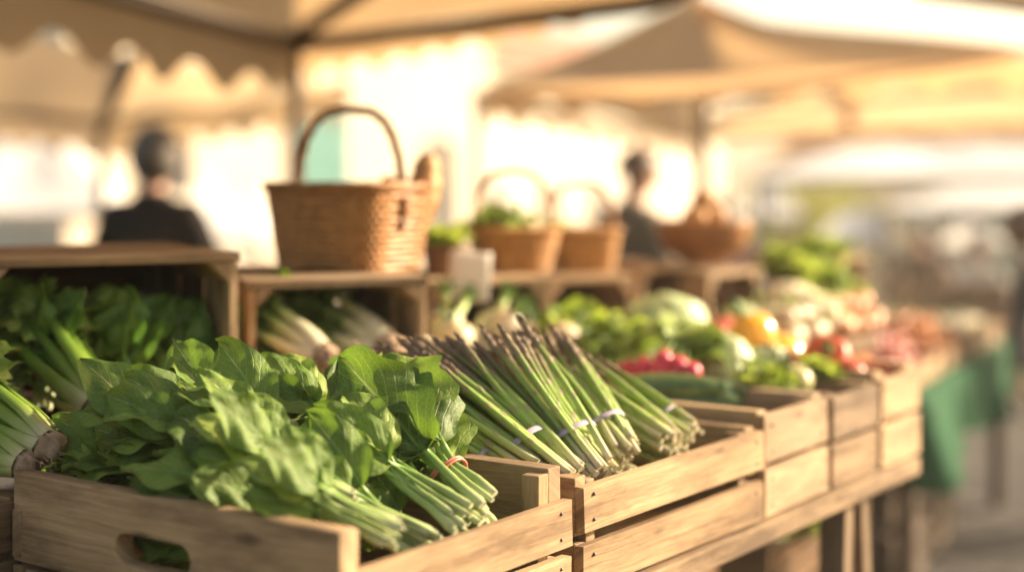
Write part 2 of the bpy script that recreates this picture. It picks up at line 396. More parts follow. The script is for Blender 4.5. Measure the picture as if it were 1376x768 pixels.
def blade(mb, mat, L, W, rnd, bend=0.8, b0=-0.15, fold=0.25, ruf=0.12, lobe=0.0, nl=16, nw=5, shape=0.75, tn=0.4, twist=0.0, tipcurl=0.0):
    """one leaf blade: local y along the midrib, z its upper side, placed by mat"""
    ph1, ph2 = rnd.uniform(0, 6.28), rnd.uniform(0, 6.28); fr = rnd.uniform(5.5, 9.5)
    y = z = 0.0; rows, uvs = [], []
    lp = [rnd.uniform(0.6, 1.3) for _ in range(12)]
    for j in range(nl + 1):
        t = j / nl
        w = W * (math.sin(PI * min(1, t ** shape)) ** 0.60 * 0.94 + 0.05 * (1 - t))
        ang = b0 + bend * t + tipcurl * max(0, t - 0.65)
        if j: y += L / nl * math.cos(ang); z -= L / nl * math.sin(ang)
        row, uvr = [], []
        for i in range(-nw, nw + 1):
            u = i / nw; s = 1 if u > 0 else 0
            e = abs(u)
            lo = 1 + lobe * math.sin(t * 22 + ph1 * 0 + s * 1.6) * e * e * lp[int(t * 10)] * (1 if t < 0.9 else 0.3)
            x = u * w * lo
            dz = fold * e * w * (1 - 0.55 * e) + ruf * W * e ** 2.2 * math.sin(t * fr + (ph1 if s else ph2)) + 0.05 * W * math.sin(t * 19 + e * 7 + ph1) * min(1, 4 * e) + 0.07 * W * math.sin(t * 11 - u * 5 + ph2) * min(1, 2.5 * e)
            tw = twist * t
            xx, zz = x * math.cos(tw) - dz * math.sin(tw), x * math.sin(tw) + dz * math.cos(tw)
            # dz is laid along the local normal of the bent midrib
            row.append(mat @ Vector((xx, y + zz * math.sin(ang) + 0.10 * e * w * (0.5 - t), z + zz * math.cos(ang))))
            uvr.append((0.5 + u * 0.5, t))
        rows.append(row); uvs.append(uvr)
    mb.grid(rows, uvs)
    tone(mb, tn)
    return y, z

def rot_dir(phi, psi, roll):
    return Matrix.Rotation(-phi, 4, 'Z') @ Matrix.Rotation(psi, 4, 'X') @ Matrix.Rotation(roll, 4, 'Y')

def bunch_parts(seed, n=9, nl=16, blade_L=0.15, blade_W=0.052, yb=0.075, pet=0.07, fan=0.6, lobe=0.0, band=True, leafmat_='leaf', flag=0, thick=0.0042, lift=0.16, ruf=0.13):
    rnd = random.Random(seed)
    lv, st, bd = MB(), MB(), MB()
    r0 = 0.012 + 0.0011 * n
    for i in range(n):
        k = (i + 0.5) / n
        a = rnd.uniform(0, 6.28); rr = r0 * math.sqrt(rnd.uniform(0.05, 1))
        px, pz = rr * math.cos(a), rr * 0.75 * math.sin(a)
        phi = fan * (2 * ((i * 0.618) % 1) - 1) + rnd.uniform(-.08, .08)
        psi = lift * (pz / r0) + rnd.uniform(-.06, .12)
        sc = rnd.uniform(0.78, 1.15)
        if i < flag: phi, psi, sc, pz = (-.02, .22)[i], .10 - .05*i, 1.22 - .15*i, r0*(1.0 - .3*i)
        p0 = Vector((px * 1.2 + rnd.uniform(-.004, .004), rnd.uniform(-0.020, 0.014), pz * 1.2 + rnd.uniform(-.003, .003))); p1 = Vector((px * 0.8, yb, pz * 0.8))
        d = Vector((math.sin(phi) * math.cos(psi), math.cos(phi) * math.cos(psi), math.sin(psi)))
        pl = pet * rnd.uniform(0.7, 1.15)
        p2 = p1 + Vector((0, pl * 0.45, 0)) * 0.6 + d * pl * 0.7
        q = [p0, p0.lerp(p1, 0.12), p0.lerp(p1, 0.5) + Vector((rnd.uniform(-.003, .003), 0, rnd.uniform(-.003, .003))), p1, p1.lerp(p2, 0.45) + Vector((0, pl*0.06, 0)), p2]
        th = thick * sc * rnd.uniform(.7, 1.45)
        st.tube(q, [th * 1.05, th * 1.4, th * 1.2, th * 1.0, th * 0.95, th * 0.85], 8, squash=0.7, v0=0.0, v1=0.9)
        m = Matrix.Translation(p2) @ rot_dir(phi, psi, rnd.uniform(-.45, .45) + phi * 0.35)
        L = blade_L * sc; bend = rnd.uniform(0.35, 1.15)
        b0 = rnd.uniform(-0.3, 0.0)
        if i < flag: m = Matrix.Translation(p2) @ rot_dir(phi, psi, .1); bend, b0 = .35, -.15
        blade(lv, m, L, blade_W * sc, rnd, bend, b0, rnd.uniform(0.1, 0.35), ruf * rnd.uniform(0.6, 1.5), lobe, nl=nl, tn=rnd.uniform(0.15, 0.75), twist=rnd.uniform(-.5, .5), tipcurl=rnd.uniform(-.5, 1.0))
        # raised midrib on the under side and slightly proud on top
        y = z = 0.0; pts = []
        for j in range(7):
            t = j / 9; ang = b0 + bend * t
            if j: y += L / 9 * math.cos(ang); z -= L / 9 * math.sin(ang)
            pts.append(m @ Vector((0, y, z - 0.0004)))
        st.tube(pts, [th * 0.72 * (1 - j / 8.0) + 0.0004 for j in range(7)], 6, v0=0.8, v1=1.0)
    if band:
        rb = r0 * 0.98
        pts = [Vector((rb * 1.04 * math.cos(t), yb + 0.0015 * math.sin(3*t), rb * 0.80 * math.sin(t))) for t in [2*PI*i/20 for i in range(21)]]
        bd.tube(pts, 0.0019, 6, cap=False)
        pts = [p + Vector((0, 0.004, 0.0006)) for p in pts]; bd.tube(pts, 0.0017, 6, cap=False)
    return lv, st, bd
def make_bunch(name, label, cat, seed, group=None, **kw):
    lm = kw.get('leafmat_', 'leaf')
    lv, st, bd = bunch_parts(seed, **kw)
    t = thing(name, label, cat, group=group)
    lv.build('leaves', M[lm], t); st.build('stems', M['stem'], t)
    if bd.v: bd.build('rubber_band', M['rubber'], t)
    return t

def make_celery(name, label, seed, n=11, L=0.2, base_r=0.032, mat='celery', leaves=True, group=None, leafm='leaf'):
    """a head of stalks: local y from the root to the leaf tips"""
    rnd = random.Random(seed); st, lv, rt = MB(), MB(), MB()
    for i in range(n):
        a = 2.4 * i; lay = math.sqrt((i + 0.6) / n); r = base_r * lay
        w = 0.0115 * rnd.uniform(0.85, 1.15) * (0.7 + 0.5 * lay)
        spread = 0.08 + 0.30 * lay * rnd.uniform(0.6, 1.1)
        ln = L * rnd.uniform(0.8, 1.1)
        rows, uvs, ctr = [], [], []
        nseg = 9
        for j in range(nseg + 1):
            t = j / nseg
            rad = r * (0.72 + 0.55 * math.sin(min(1, t * 2.2) * PI / 2)) + spread * ln * t * t * 0.32
            c = Vector((rad * math.cos(a), t * ln, rad * math.sin(a) * 0.85))
            out = Vector((math.cos(a), 0, math.sin(a))); side = Vector((-math.sin(a), 0, math.cos(a)))
            ww = w * (1.35 - 0.75 * t); row = []
            for k in range(10):
                th = 2 * PI * k / 10
                o_, s_ = math.cos(th), math.sin(th)
                dd = (0.42 * ww * o_ if o_ > 0 else 0.10 * ww * o_) + 0.06 * ww * math.cos(5 * th) * (o_ > 0) - 0.22 * ww * s_ * s_
                row.append(c + side * (ww * s_) + out * dd)
            rows.append(row); uvs.append([(k / 10, t) for k in range(11)]); ctr.append(c)
        st.grid(rows, uvs, closed=True)
        tip = ctr[-1]; d = (ctr[-1] - ctr[-2]).normalized()
        if leaves:
            for q in range(3):
                phi = (q - 1) * 0.75 + rnd.uniform(-.2, .2)
                base = Matrix.Translation(tip - d * 0.004) @ d.to_track_quat('Y', 'Z').to_matrix().to_4x4() @ rot_dir(phi, rnd.uniform(-.3, .4), rnd.uniform(-.7, .7))
                b2 = base @ Matrix.Translation(Vector((0, 0.026, 0)))
                st.tube([base @ Vector((0, 0, 0)), b2 @ Vector((0, 0, 0))], [0.003, 0.0018], 6, v0=0.9, v1=1.0)
                blade(lv, b2, 0.062 * rnd.uniform(.7, 1.2), 0.027, rnd, rnd.uniform(.2, 1.0), -0.1, 0.25, 0.22, 0.28, nl=9, nw=3, tn=rnd.uniform(0.3, 0.8))
    rt.ball((0, -0.006, 0), base_r * 0.78, 16, 8, fn=lambda th, ph: 1 + 0.13 * math.sin(5 * ph + 3 * th) + 0.08 * math.sin(11 * ph), sz=0.9)
    for k in range(9):
        a = rnd.uniform(0, 6.28); r = base_r * rnd.uniform(.1, .6)
        p = Vector((r * math.cos(a), -0.018, r * math.sin(a)))
        rt.tube([p, p + Vector((rnd.uniform(-.006, .006), -0.012, rnd.uniform(-.006, .006))), p + Vector((rnd.uniform(-.014, .014), -0.022, rnd.uniform(-.014, .014)))], [0.0016, 0.0011, 0.0004], 5)
    t = thing(name, label, 'celery', group=group)
    st.build('stalks', M[mat], t)
    if leaves: lv.build('leaves', M[leafm], t)
    rt.build('root', M['root'], t)
    return t

def spear_mesh(seed, L=0.25):
    rnd = random.Random(seed); mb = MB()
    bx, bz = rnd.uniform(-.014, .014), rnd.uniform(-.010, .010)
    def ctr(t): return Vector((bx * math.sin(PI * t) + rnd_off[0] * t * t, L * t, bz * math.sin(PI * t)))
    rnd_off = (rnd.uniform(-.008, .008),)
    def rad(t):
        r = 0.0049 - 0.0008 * t
        if t > 0.80: r *= 1.06
        if t > 0.90: r *= max(0.05, 1 - ((t - 0.90) / 0.10) ** 1.7)
        return r
    ts = [j / 26 for j in range(24)] + [0.92, 0.945, 0.965, 0.98, 0.992, 1.0]
    mb.tube([ctr(t) for t in ts], [rad(t) for t in ts], 9, v0=0, v1=1)
    # uv along true length
    k = 0
    nb = 0; a = rnd.uniform(0, 6)
    br = [0.16 + 0.055 * i for i in range(11)] + [0.775 + 0.0115 * i for i in range(19)]
    for t in br:
        a += 2.4; c = ctr(t); r = rad(t)
        out = Vector((math.cos(a), 0, math.sin(a))); sd = Vector((-math.sin(a), 0, math.cos(a))); y = Vector((0, 1, 0))
        ln = (0.015 if t < 0.76 else 0.016) * rnd.uniform(.85, 1.2); w = (0.0031 if t < 0.76 else 0.0036) * rnd.uniform(.9, 1.15)
        rows, uvs = [], []
        for j, (q, wq, oq) in enumerate(((0, .55, .92), (.3, 1, 1.12), (.65, .75, 1.22 if t < .9 else 1.15), (1, .06, 1.05 if t < .9 else .6))):
            row = []
            for u in (-1, 0, 1):
                row.append(c + y * ln * q + sd * (w * wq * u) + out * (r * oq - 0.0012 * abs(u) * wq))
            rows.append(row); uvs.append([(0.5 + 0.5 * u, t) for u in (-1, 0, 1)])
        mb.grid(rows, uvs, mi=1, flip=True)
    return mb.mesh('spear', [M['spear'], M['bract']])
SPEARS = [spear_mesh(40 + i, 0.25) for i in range(5)]

def make_asparagus(label, seed, S, T, n=10, width=0.032, group='asparagus bundles', band=True, fan=0.12):
    """a banded bundle lying from its cut ends S to its tips T; every spear is a mesh of its own"""
    rnd = random.Random(seed)
    t = thing('asparagus_bundle', label, 'asparagus', group=group)
    pts = []
    for i in range(n):
        a = 2.4 * i; r = width * math.sqrt((i + 0.4) / n)
        x, z = r * math.cos(a), r * 0.62 * math.sin(a)
        o = bpy.data.objects.new('spear', rnd.choice(SPEARS)); COL.objects.link(o); o.parent = t
        m = Matrix.Translation(Vector((x, rnd.uniform(-.012, .012), z))) @ Matrix.Rotation(-fan * x / width + rnd.uniform(-.045, .045), 4, 'Z') @ Matrix.Rotation(fan * 0.7 * z / width + rnd.uniform(-.03, .03), 4, 'X') @ Matrix.Rotation(rnd.uniform(0, 6.28), 4, 'Y')
        k = rnd.uniform(0.94, 1.06)
        o.matrix_local = m @ Matrix.Diagonal((1.0 * k, k, 1.0 * k, 1))
    if band:
        b = MB(); rows = []
        for y in (0.057, 0.059, 0.063, 0.065):
            g = 0.0058 if y in (0.059, 0.063) else 0.0052
            rows.append([Vector(((width + g) * math.cos(q), y + 0.002 * math.sin(2*q), (width * 0.62 + g) * math.sin(q))) for q in [2*PI*i/36 for i in range(36)]])
        b.grid(rows, closed=True)
        b.build('band', M['band'], t)
    t.matrix_world = frame(S, T, 0.25)
    return t

# ------------------------------------------------------------------ crates
def nails(mb, pts, nrm, r=0.0026, mi=1):
    nrm = Vector(nrm)
    for p in pts:
        mb.ball(Vector(p) + nrm * 0.0004, r, 8, 4, mi=mi, sz=1.0)
def board_with_slot(w, h, th, slot_c, slot_w, slot_h, rnd):
    """an upright board in the x-z plane with a rounded hand hole"""
    cu = bpy.data.curves.new('tmp', 'CURVE'); cu.dimensions = '2D'; cu.fill_mode = 'BOTH'; cu.extrude = th / 2 - 0.0015; cu.bevel_depth = 0.0015; cu.bevel_resolution = 1
    def spl(pts):
        s = cu.splines.new('POLY'); s.points.add(len(pts) - 1); s.use_cyclic_u = True
        for p, q in zip(s.points, pts): p.co = (q[0], q[1], 0, 1)
    out = []
    for k in range(17): out.append((-w/2 + w * k/16, -h/2 + rnd.uniform(-.0007, .0007)))
    for k in range(17): out.append((w/2 - w * k/16, h/2 + rnd.uniform(-.0008, .0008)))
    spl(out)
    r = slot_h / 2; hole = []
    for k in range(9): a = -PI/2 + PI * k/8; hole.append((slot_c[0] + slot_w/2 - r + r * math.cos(a), slot_c[1] + r * math.sin(a)))
    for k in range(9): a = PI/2 + PI * k/8; hole.append((slot_c[0] - slot_w/2 + r + r * math.cos(a), slot_c[1] + r * math.sin(a)))
    spl(hole[::-1])
    ob = bpy.data.objects.new('tmp', cu); COL.objects.link(ob)
    dg = bpy.context.evaluated_depsgraph_get()
    me = bpy.data.meshes.new_from_object(ob.evaluated_get(dg))
    bpy.data.objects.remove(ob); bpy.data.curves.remove(cu)
    me.transform(Matrix.Rotation(PI / 2, 4, 'X'))
    while me.uv_layers: me.uv_layers.remove(me.uv_layers[0])
    uv = me.uv_layers.new(name='UVMap'); ou, ov = rnd.uniform(0, 20), rnd.uniform(0, 20)
    for lp in me.loops:
        c = me.vertices[lp.vertex_index].co
        uv.data[lp.index].uv = (ou + c.x, ov + c.z + c.y * 1.3)
    me.materials.clear()
    return me

def front_crate(label, s0, length, depth, zb, seed, side_h=0.057, gap=0.011, end_h=0.10, end_top=0.04, rows=2, mat='crate', rot=0.0, hole=False, v0=0.0, post_top=0.0, end_low=0.066, cat='crate', group='open wooden crates along the stall front'):
    """open crate: local x along the row, y to the back, z up; front left bottom corner at the origin"""
    rnd = random.Random(seed)
    t = thing('wooden_crate', label, cat, R(s0, v0, zb), ROWA + rot, group)
    H = rows * side_h + (rows - 1) * gap; th = 0.014; et = 0.026
    W = M[mat]; ms = [W, M['nail']]
    for k in range(rows):
        z = side_h / 2 + k * (side_h + gap)
        for yy, sg in ((0.0, -1), (depth, 1)):
            b = MB(); dx = rnd.uniform(-.003, .003)
            b.box((length/2 + dx, yy + sg * th/2, z + rnd.uniform(-.002, .002)), (length + 0.004, th, side_h), rnd=rnd, jit=0.0012, rot=Matrix.Rotation(rnd.uniform(-.006, .006), 3, 'Y'))
            fy = yy + sg * (th + 0.0004)
            nails(b, [(x, fy, z + dz) for x in (0.022, length - 0.022) for dz in (-side_h*.28, side_h*.28)], (0, sg, 0))
            b.build('side_slat', ms, t, bevel=0.0012)
    for xx, sg in ((0.0, 1), (length, -1)):
        zt = H + end_top
        b = MB(); zc = zt - end_h/2; xc = xx + sg * (et/2 + 0.001)
        if hole and sg == 1:
            me = board_with_slot(depth - 0.002 + 0.03, end_h, et, (-0.016, -end_h * 0.10), 0.128, 0.039, rnd)
            me.materials.append(W)
            o = bpy.data.objects.new('end_board', me); COL.objects.link(o); o.parent = t
            o.location = (xc - 0.0, depth/2, zc); o.rotation_euler = (0, 0, -PI/2)
        else:
            b.box((xc, depth/2, zc), (et, depth - 0.002, end_h), rnd=rnd, jit=0.0012)
            b.build('end_board', W, t, bevel=0.0018)
        zl = zt - end_h - 0.010
        if zl > 0.03:
            b = MB(); b.box((xc, depth/2, zl/2 + 0.002), (et - 0.004, depth - 0.002, zl - 0.004), rnd=rnd, jit=0.001); b.build('end_board', W, t, bevel=0.0015)
        for yy in (0.0, depth):
            s2 = 1 if yy == 0 else -1
            b = MB(); b.box((xx + sg * (et + 0.012), yy + s2 * 0.0145, (H + post_top + end_top - 0.006)/2), (0.022, 0.026, H + post_top + end_top - 0.006), rnd=rnd, jit=0.001)
            b.build('corner_post', W, t, bevel=0.0015)
    nb = 4
    for k in range(nb):
        b = MB(); y = depth * (k + 0.5) / nb
        b.box((length/2, y, 0.006), (length - 2*et - 0.004, depth/nb - 0.012, 0.010), rnd=rnd); b.build('bottom_slat', W, t)
    return t

def side_crate(label, fl, fr, d, zb, h, seed, mat='oldwood', group='crates standing on their sides behind the produce'):
    """crate lying on its side, open towards the viewer; fl/fr are its front corners"""
    rnd = random.Random(seed)
    fl, fr = Vector((fl[0], fl[1], 0)), Vector((fr[0], fr[1], 0))
    w = (fr - fl).length; rz = math.atan2(fr.y - fl.y, fr.x - fl.x)
    t = thing('wooden_crate', label, 'crate', (fl.x, fl.y, zb), rz, group)
    W = M[mat]; F = M['crate']; th = 0.013  # front boards take paler wood, light on the opening put into colour
    def part(n, c, s, m=W, bev=0.0015):
        b = MB(); b.box(c, s, rnd=rnd, jit=0.0012); return b.build(n, m, t, bevel=bev)
    nt = 3; pw = d / nt
    for k in range(nt):
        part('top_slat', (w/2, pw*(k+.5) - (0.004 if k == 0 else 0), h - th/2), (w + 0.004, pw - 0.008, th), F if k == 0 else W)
        part('bottom_slat', (w/2, pw*(k+.5), th/2), (w, pw - 0.008, th))
        for xx in (th/2 + 0.001, w - th/2 - 0.001):
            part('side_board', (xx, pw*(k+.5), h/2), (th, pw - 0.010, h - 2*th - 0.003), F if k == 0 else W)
    nbk = 3; bh = (h - 2*th) / nbk
    for k in range(nbk):
        part('back_slat', (w/2, d - 0.008, th + bh*(k+.5)), (w - 2*th - 0.006, 0.012, bh - 0.012))
    # triangular corner posts seen end-on at the opening
    for cx, sx in ((th + 0.002, 1), (w - th - 0.002, -1)):
        for cz, sz in ((h - th - 0.002, -1), (th + 0.002, 1)):
            b = MB(); a = 0.030
            pts = [(cx, cz), (cx + sx * a, cz), (cx, cz + sz * a)]
            n = len(b.v)
            for y in (0.004, d - 0.016):
                for x, z in pts: b.v.append((x, y, z))
            o_ = rnd.uniform(0, 9)
            b.face((n, n+1, n+2), [(o_, 0), (o_, .03), (o_+.01, .03)], 0, False); b.face((n+5, n+4, n+3), None, 0, False)
            for i in range(3):
                j = (i + 1) % 3
                b.face((n+i, n+3+i, n+3+j, n+j), [(o_, .03*i), (o_+d, .03*i), (o_+d, .03*i+.03), (o_, .03*i+.03)], 0, False)
            b.build('corner_post', F, t)
    return t

# ------------------------------------------------------------------ wicker
def superell(a, bx, by, e=3.4):
    c, s = math.cos(a), math.sin(a)
    return Vector((math.copysign(abs(c) ** (2/e), c) * bx, math.copysign(abs(s) ** (2/e), s) * by, 0))
def make_basket(name, label, lx, ly, h, hh, seed, mat='wicker', taper=0.80, handle=True, e=4.2, rows=17, nst=44, cat='basket', group='wicker baskets on the back crates', wamp=.0024):
    """woven basket centred on the origin; the handle spans local x"""
    rnd = random.Random(seed); t = thing(name, label, cat, group=group)
    st, wv, rim, han, bs = MB(), MB(), MB(), MB(), MB()
    def k_at(z): return taper + (1 - taper) * (z / h) ** 0.8
    for i in range(nst):
        a = 2*PI*(i + .5)/nst
        pts = []
        for j in range(6):
            z = h * j/5; p = superell(a, lx/2, ly/2, e) * k_at(z); p.z = z; pts.append(p)
        wv.tube(pts, 0.0024, 6)
    ns = nst * 4; rh = h / rows
    for k in range(rows):
        z = rh * (k + .5); pts = []
        for i in range(ns):
            a = 2*PI*i/ns
            w = math.cos(PI * (i / 4.0 - .5) + (PI if k % 2 else 0))
            p = superell(a, lx/2, ly/2, e) * k_at(z); n = p.normalized()
            p = p + n * (wamp * w); p.z = z + 0.0007 * math.sin(i * 1.3 + k * 2) ; pts.append(p)
        ring = [[p + (p.normalized() * (rh * .40 * math.cos(q)) + Vector((0, 0, rh * .60 * math.sin(q)))) for q in [2*PI*m/6 for m in range(6)]] for p in pts]
        b = len(wv.v)
        for r in ring: wv.v.extend([tuple(x) for x in r])
        for i in range(ns):
            i2 = (i + 1) % ns
            for m in range(6):
                m2 = (m + 1) % 6
                wv.face((b+i*6+m, b+i2*6+m, b+i2*6+m2, b+i*6+m2)[::-1], [(i/ns*20, m/6), ((i+1)/ns*20, m/6), ((i+1)/ns*20, (m+1)/6), (i/ns*20, (m+1)/6)])
    nr = 150
    for strand in range(3):
        pts = []
        for i in range(nr + 1):
            a = 2*PI*i/nr; q = 2*PI*strand/3 + a * 14
            p = superell(a, lx/2, ly/2, e); n = p.normalized(); p.z = h + 0.002
            pts.append(p + n * (0.0055 * math.cos(q) + 0.002) + Vector((0, 0, 0.0055 * math.sin(q))))
        rim.tube(pts, 0.0042, 6, cap=False)
    rows_ = []
    for kk in (0.0, 0.5, 1.0): rows_.append([superell(2*PI*i/40, lx/2 * taper * kk, ly/2 * taper * kk, e) + Vector((0, 0, 0.006)) for i in range(40)])
    bs.grid(rows_, closed=True)
    lin = []  # inner shell added to block light through the weave
    for j in range(4):
        z = h * j/3 * 0.985; lin.append([superell(2*PI*i/60, lx/2 - .006, ly/2 - .006, e) * k_at(z) + Vector((0, 0, z + .004)) for i in range(60)])
    bs.grid(lin, closed=True, flip=True)
    wv.build('weave', M[mat], t); rim.build('rim', M[mat], t); bs.build('lining', M[mat], t)
    if handle:
        for strand in range(3):
            pts = []
            for i in range(61):
                q = PI * i/60; tw = 2*PI*strand/3 + q * 9
                x = lx/2 * 0.97 * math.copysign(abs(math.cos(q)) ** 0.62, math.cos(q)); z = h * 0.55 + (hh + h * 0.45) * math.sin(q) ** 0.85
                if i in (0, 60): z = h * 0.5
                pts.append(Vector((x, 0.0052 * math.cos(tw), z + 0.0052 * math.sin(tw) * abs(math.sin(q)))) + Vector((0.0045 * math.sin(tw) * math.cos(q), 0, 0)))
            han.tube(pts, 0.0040, 7)
        # wrapping at the feet
        for sx in (-1, 1):
            for k in range(5):
                z = h * 0.72 + k * 0.006
                c = Vector((sx * lx/2 * 0.985, 0, z))
                han.tube([c + Vector((0.009 * math.cos(q), 0.014 * math.sin(q), 0)) for q in [2*PI*m/14 for m in range(15)]], 0.0028, 5, cap=False)
        han.build('handle', M[mat], t)
    return t

# ------------------------------------------------------------------ single vegetables
def one(name, label, cat, mb, mats, group=None):
    return tag(mb.build(name, mats), label, cat, group)
def calyx(mb, z, r, n=5, mi=1, stem=0.012):
    for k in range(n):
        a = 2*PI*k/n
        d = Vector((math.cos(a), math.sin(a), 0)); s = Vector((-math.sin(a), math.cos(a), 0))
        rows = [[Vector((0, 0, z)) + d*(r*q) + s*(r*.28*w*u) + Vector((0, 0, -.10*r*q*q + .1*r*q)) for u in (-1, 0, 1)] for q, w in ((0.05, .6), (.45, 1), (1.0, .08))]
        mb.grid(rows, mi=mi)
    mb.tube([(0, 0, z - .002), (0.001, 0, z + stem*.6), (0.003, 0.001, z + stem)], [r*.18, r*.13, r*.16], 7, mi=mi)
def tomato_mesh():
    b = MB(); prof = []
    for j in range(13):
        th = PI*j/12; r = 0.034*math.sin(th)*(1 + .05*math.sin(th)); z = -0.028*math.cos(th) - (0.006*math.exp(-((PI-th)/.35)**2)) 
        prof.append((max(r, .0004), z + .028))
    b.lathe(prof, 22, fn=lambda a, z: 1 + .025*math.cos(5*a))
    calyx(b, .050, .016, 5)
    return b.mesh('tomato', [M['red'], M['calyx']])
def apple_mesh(mat='apple'):
    b = MB(); prof = []
    for j in range(15):
        th = PI*j/14; r = 0.036*math.sin(th)*(1 + .1*math.cos(PI-th)); z = -0.032*math.cos(th)
        z -= 0.012*math.exp(-((PI-th)/.42)**2); z += .006*math.exp(-(th/.4)**2)
        prof.append((max(r, .0004), z + .032))
    b.lathe(prof, 20, fn=lambda a, z: 1 + .02*math.cos(5*a))
    b.tube([(0, 0, .050), (.002, 0, .062), (.005, .002, .072)], [.0016, .0014, .002], 6, mi=1)
    return b.mesh('apple', [M[mat], M['calyx']])
def orange_mesh():
    b = MB(); b.ball((0, 0, .035), .036, 20, 14, sz=.95); calyx(b, .0685, .006, 5, stem=.003)
    return b.mesh('orange', [M['orange'], M['calyx']])
def pepper_mesh(mat):
    b = MB(); prof = []
    for j in range(15):
        t = j/14; r = .040*(math.sin(PI*min(1, .04+t*.96))**.5)*(.78 + .34*t) if t < .985 else .006
        z = .085*t - (.012*math.exp(-((1-t)/.1)**2))
        prof.append((max(r, .002), z))
    b.lathe(prof, 28, fn=lambda a, z: 1 + .10*abs(math.cos(2*a)) - .05)
    b.tube([(0, 0, .072), (.002, 0, .092), (.008, .003, .108)], [.009, .0055, .0065], 8, mi=1)
    return b.mesh('bell_pepper', [M[mat], M['calyx']])
def cucumber_mesh():
    b = MB(); n = 16; pts, rad = [], []
    for j in range(n+1):
        t = j/n; pts.append((.012*math.sin(PI*t), .19*t, .02)); rad.append(.0205*max(.12, math.sin(PI*(.04 + .93*t))**.35) * (1.06 - .2*t))
    b.tube(pts, rad, 14)
    b.tube([(0, .188, .02), (-.001, .203, .022)], [.008, .0065], 8, mi=1)
    return b.mesh('courgette', [M['zucchini'], M['calyx']])
def turnip_mesh(mat='white_veg'):
    b = MB(); prof = []
    for j in range(17):
        t = j/16; th = PI*t
        r = .034*math.sin(th)**.85; z = -.029*math.cos(th)
        if t < .12: r = .0025 + .05*t*.6; z = -.050 + t*.16
        if t > .9: r = max(.005, r*.8); z += .006
        prof.append((max(r, .0006), z + .03))
    b.lathe(prof, 20)
    for k in range(5):
        a = 1.26*k; b.tube([(.004*math.cos(a), .004*math.sin(a), .060), (.010*math.cos(a), .010*math.sin(a), .078), (.02*math.cos(a), .02*math.sin(a), .088)], [.003, .0025, .002], 6, mi=1)
    return b.mesh('turnip', [M[mat], M['calyx']])
def make_fennel(label, seed, group=None):
    rnd = random.Random(seed); b, f = MB(), MB()
    for i in range(6):
        a = PI*i + rnd.uniform(-.3, .3); k = .55 + .09*i
        rows, uvs = [], []
        for j in range(11):
            t = j/10; rr = .038*k*(math.sin(PI*min(1, .12 + t*.62))**.8) if t < .7 else .038*k*.78*(1 - (t-.7)*1.6)
            hw = 1.35 - .55*t; row = []
            for m in range(9):
                q = a + hw*(m/4 - 1)
                row.append(Vector((rr*math.cos(q), rr*.72*math.sin(q), .11*t)))
            rows.append(row); uvs.append([(m/8, t*.72) for m in range(9)])
        b.grid(rows, uvs)
        d = Vector((math.cos(a)*.35 + rnd.uniform(-.2, .2), math.sin(a)*.3, 1)).normalized()
        p = Vector((.016*k*math.cos(a), .012*k*math.sin(a), .10))
        b.tube([p, p + d*.022, p + d*.045], [.009, .008, .0065], 8, v0=.7, v1=1)
        for q in range(16):
            c = p + d*(.030 + .001*q); e = Vector((rnd.uniform(-1, 1), rnd.uniform(-1, 1), rnd.uniform(.2, 1.2))).normalized()
            f.tube([c, c + e*.018, c + e*.028], [.0012, .001, .0004], 4)
    t = thing('fennel_bulb', label, 'fennel', group=group)
    b.build('bulb', M['fennel'], t); f.build('fronds', M['calyx'], t)
    return t
def make_cabbage(label, r, seed, group=None):
    rnd = random.Random(seed); c, l = MB(), MB()
    c.ball((0, 0, r*.95), r*.9, 22, 14, fn=lambda th, ph: 1 + .03*math.sin(3*ph + 4*th), sz=.95); 
    tone(c, .75)
    for i in range(9):
        a = 2.4*i; up = -.55 + .15*i
        rows, uvs = [], []
        rr = r*(1.12 - .018*i); ph1 = rnd.uniform(0, 6)
        for j in range(13):
            t = j/12; th = PI*.98 - t*(1.75 + .14*i*.6)
            row = []
            for m in range(-6, 7):
                u = m/6; hw = 1.05*math.sin(PI*min(1, .12 + .80*t))**.6
                q = a + u*hw; k = rr*(1 + .05*abs(u)*math.sin(9*t + ph1) + .10*max(0, t-.75)*4*(1 if i < 4 else .3) + .02*math.cos(u*14))
                row.append(Vector((k*math.sin(th)*math.cos(q), k*math.sin(th)*math.sin(q), r*.95 + k*.95*math.cos(th))))
            rows.append(row); uvs.append([(.5 + m/12, t) for m in range(-6, 7)])
        l.grid(rows, uvs); tone(l, rnd.uniform(.15, .75) if i < 4 else rnd.uniform(.45, .95))
    t = thing('cabbage', label, 'cabbage', group=group)
    c.build('heart', M['leaf_cab'], t); l.build('outer_leaves', M['leaf_cab'], t)
    return t
def make_lettuce(name, label, seed, r=.11, n=22, mat='leaf_lime', cat='lettuce', group=None, upright=.5):
    rnd = random.Random(seed); l, s = MB(), MB()
    for i in range(n):
        a = 2.4*i; k = i/n
        el = .25 + 1.1*(1-k)*upright*2*rnd.uniform(.8, 1.1)
        m = Matrix.Rotation(a, 4, 'Z') @ Matrix.Translation(Vector((0, .008 + .012*k, .01))) @ Matrix.Rotation(min(1.45, el), 4, 'X') @ Matrix.Rotation(rnd.uniform(-.3, .3), 4, 'Y')
        blade(l, m, r*rnd.uniform(.8, 1.15), r*.46, rnd, rnd.uniform(.1, .9), -.35, .35, .30, .10, nl=12, nw=5, shape=.95, tn=rnd.uniform(.2, .8) + .15*(1-k), tipcurl=rnd.uniform(.3, 1.6))
    s.tube([(0, 0, 0), (0, 0, .02)], [.014, .016], 10)
    t = thing(name, label, cat, group=group)
    l.build('leaves', M[mat], t); s.build('stump', M['stem'], t)
    return t
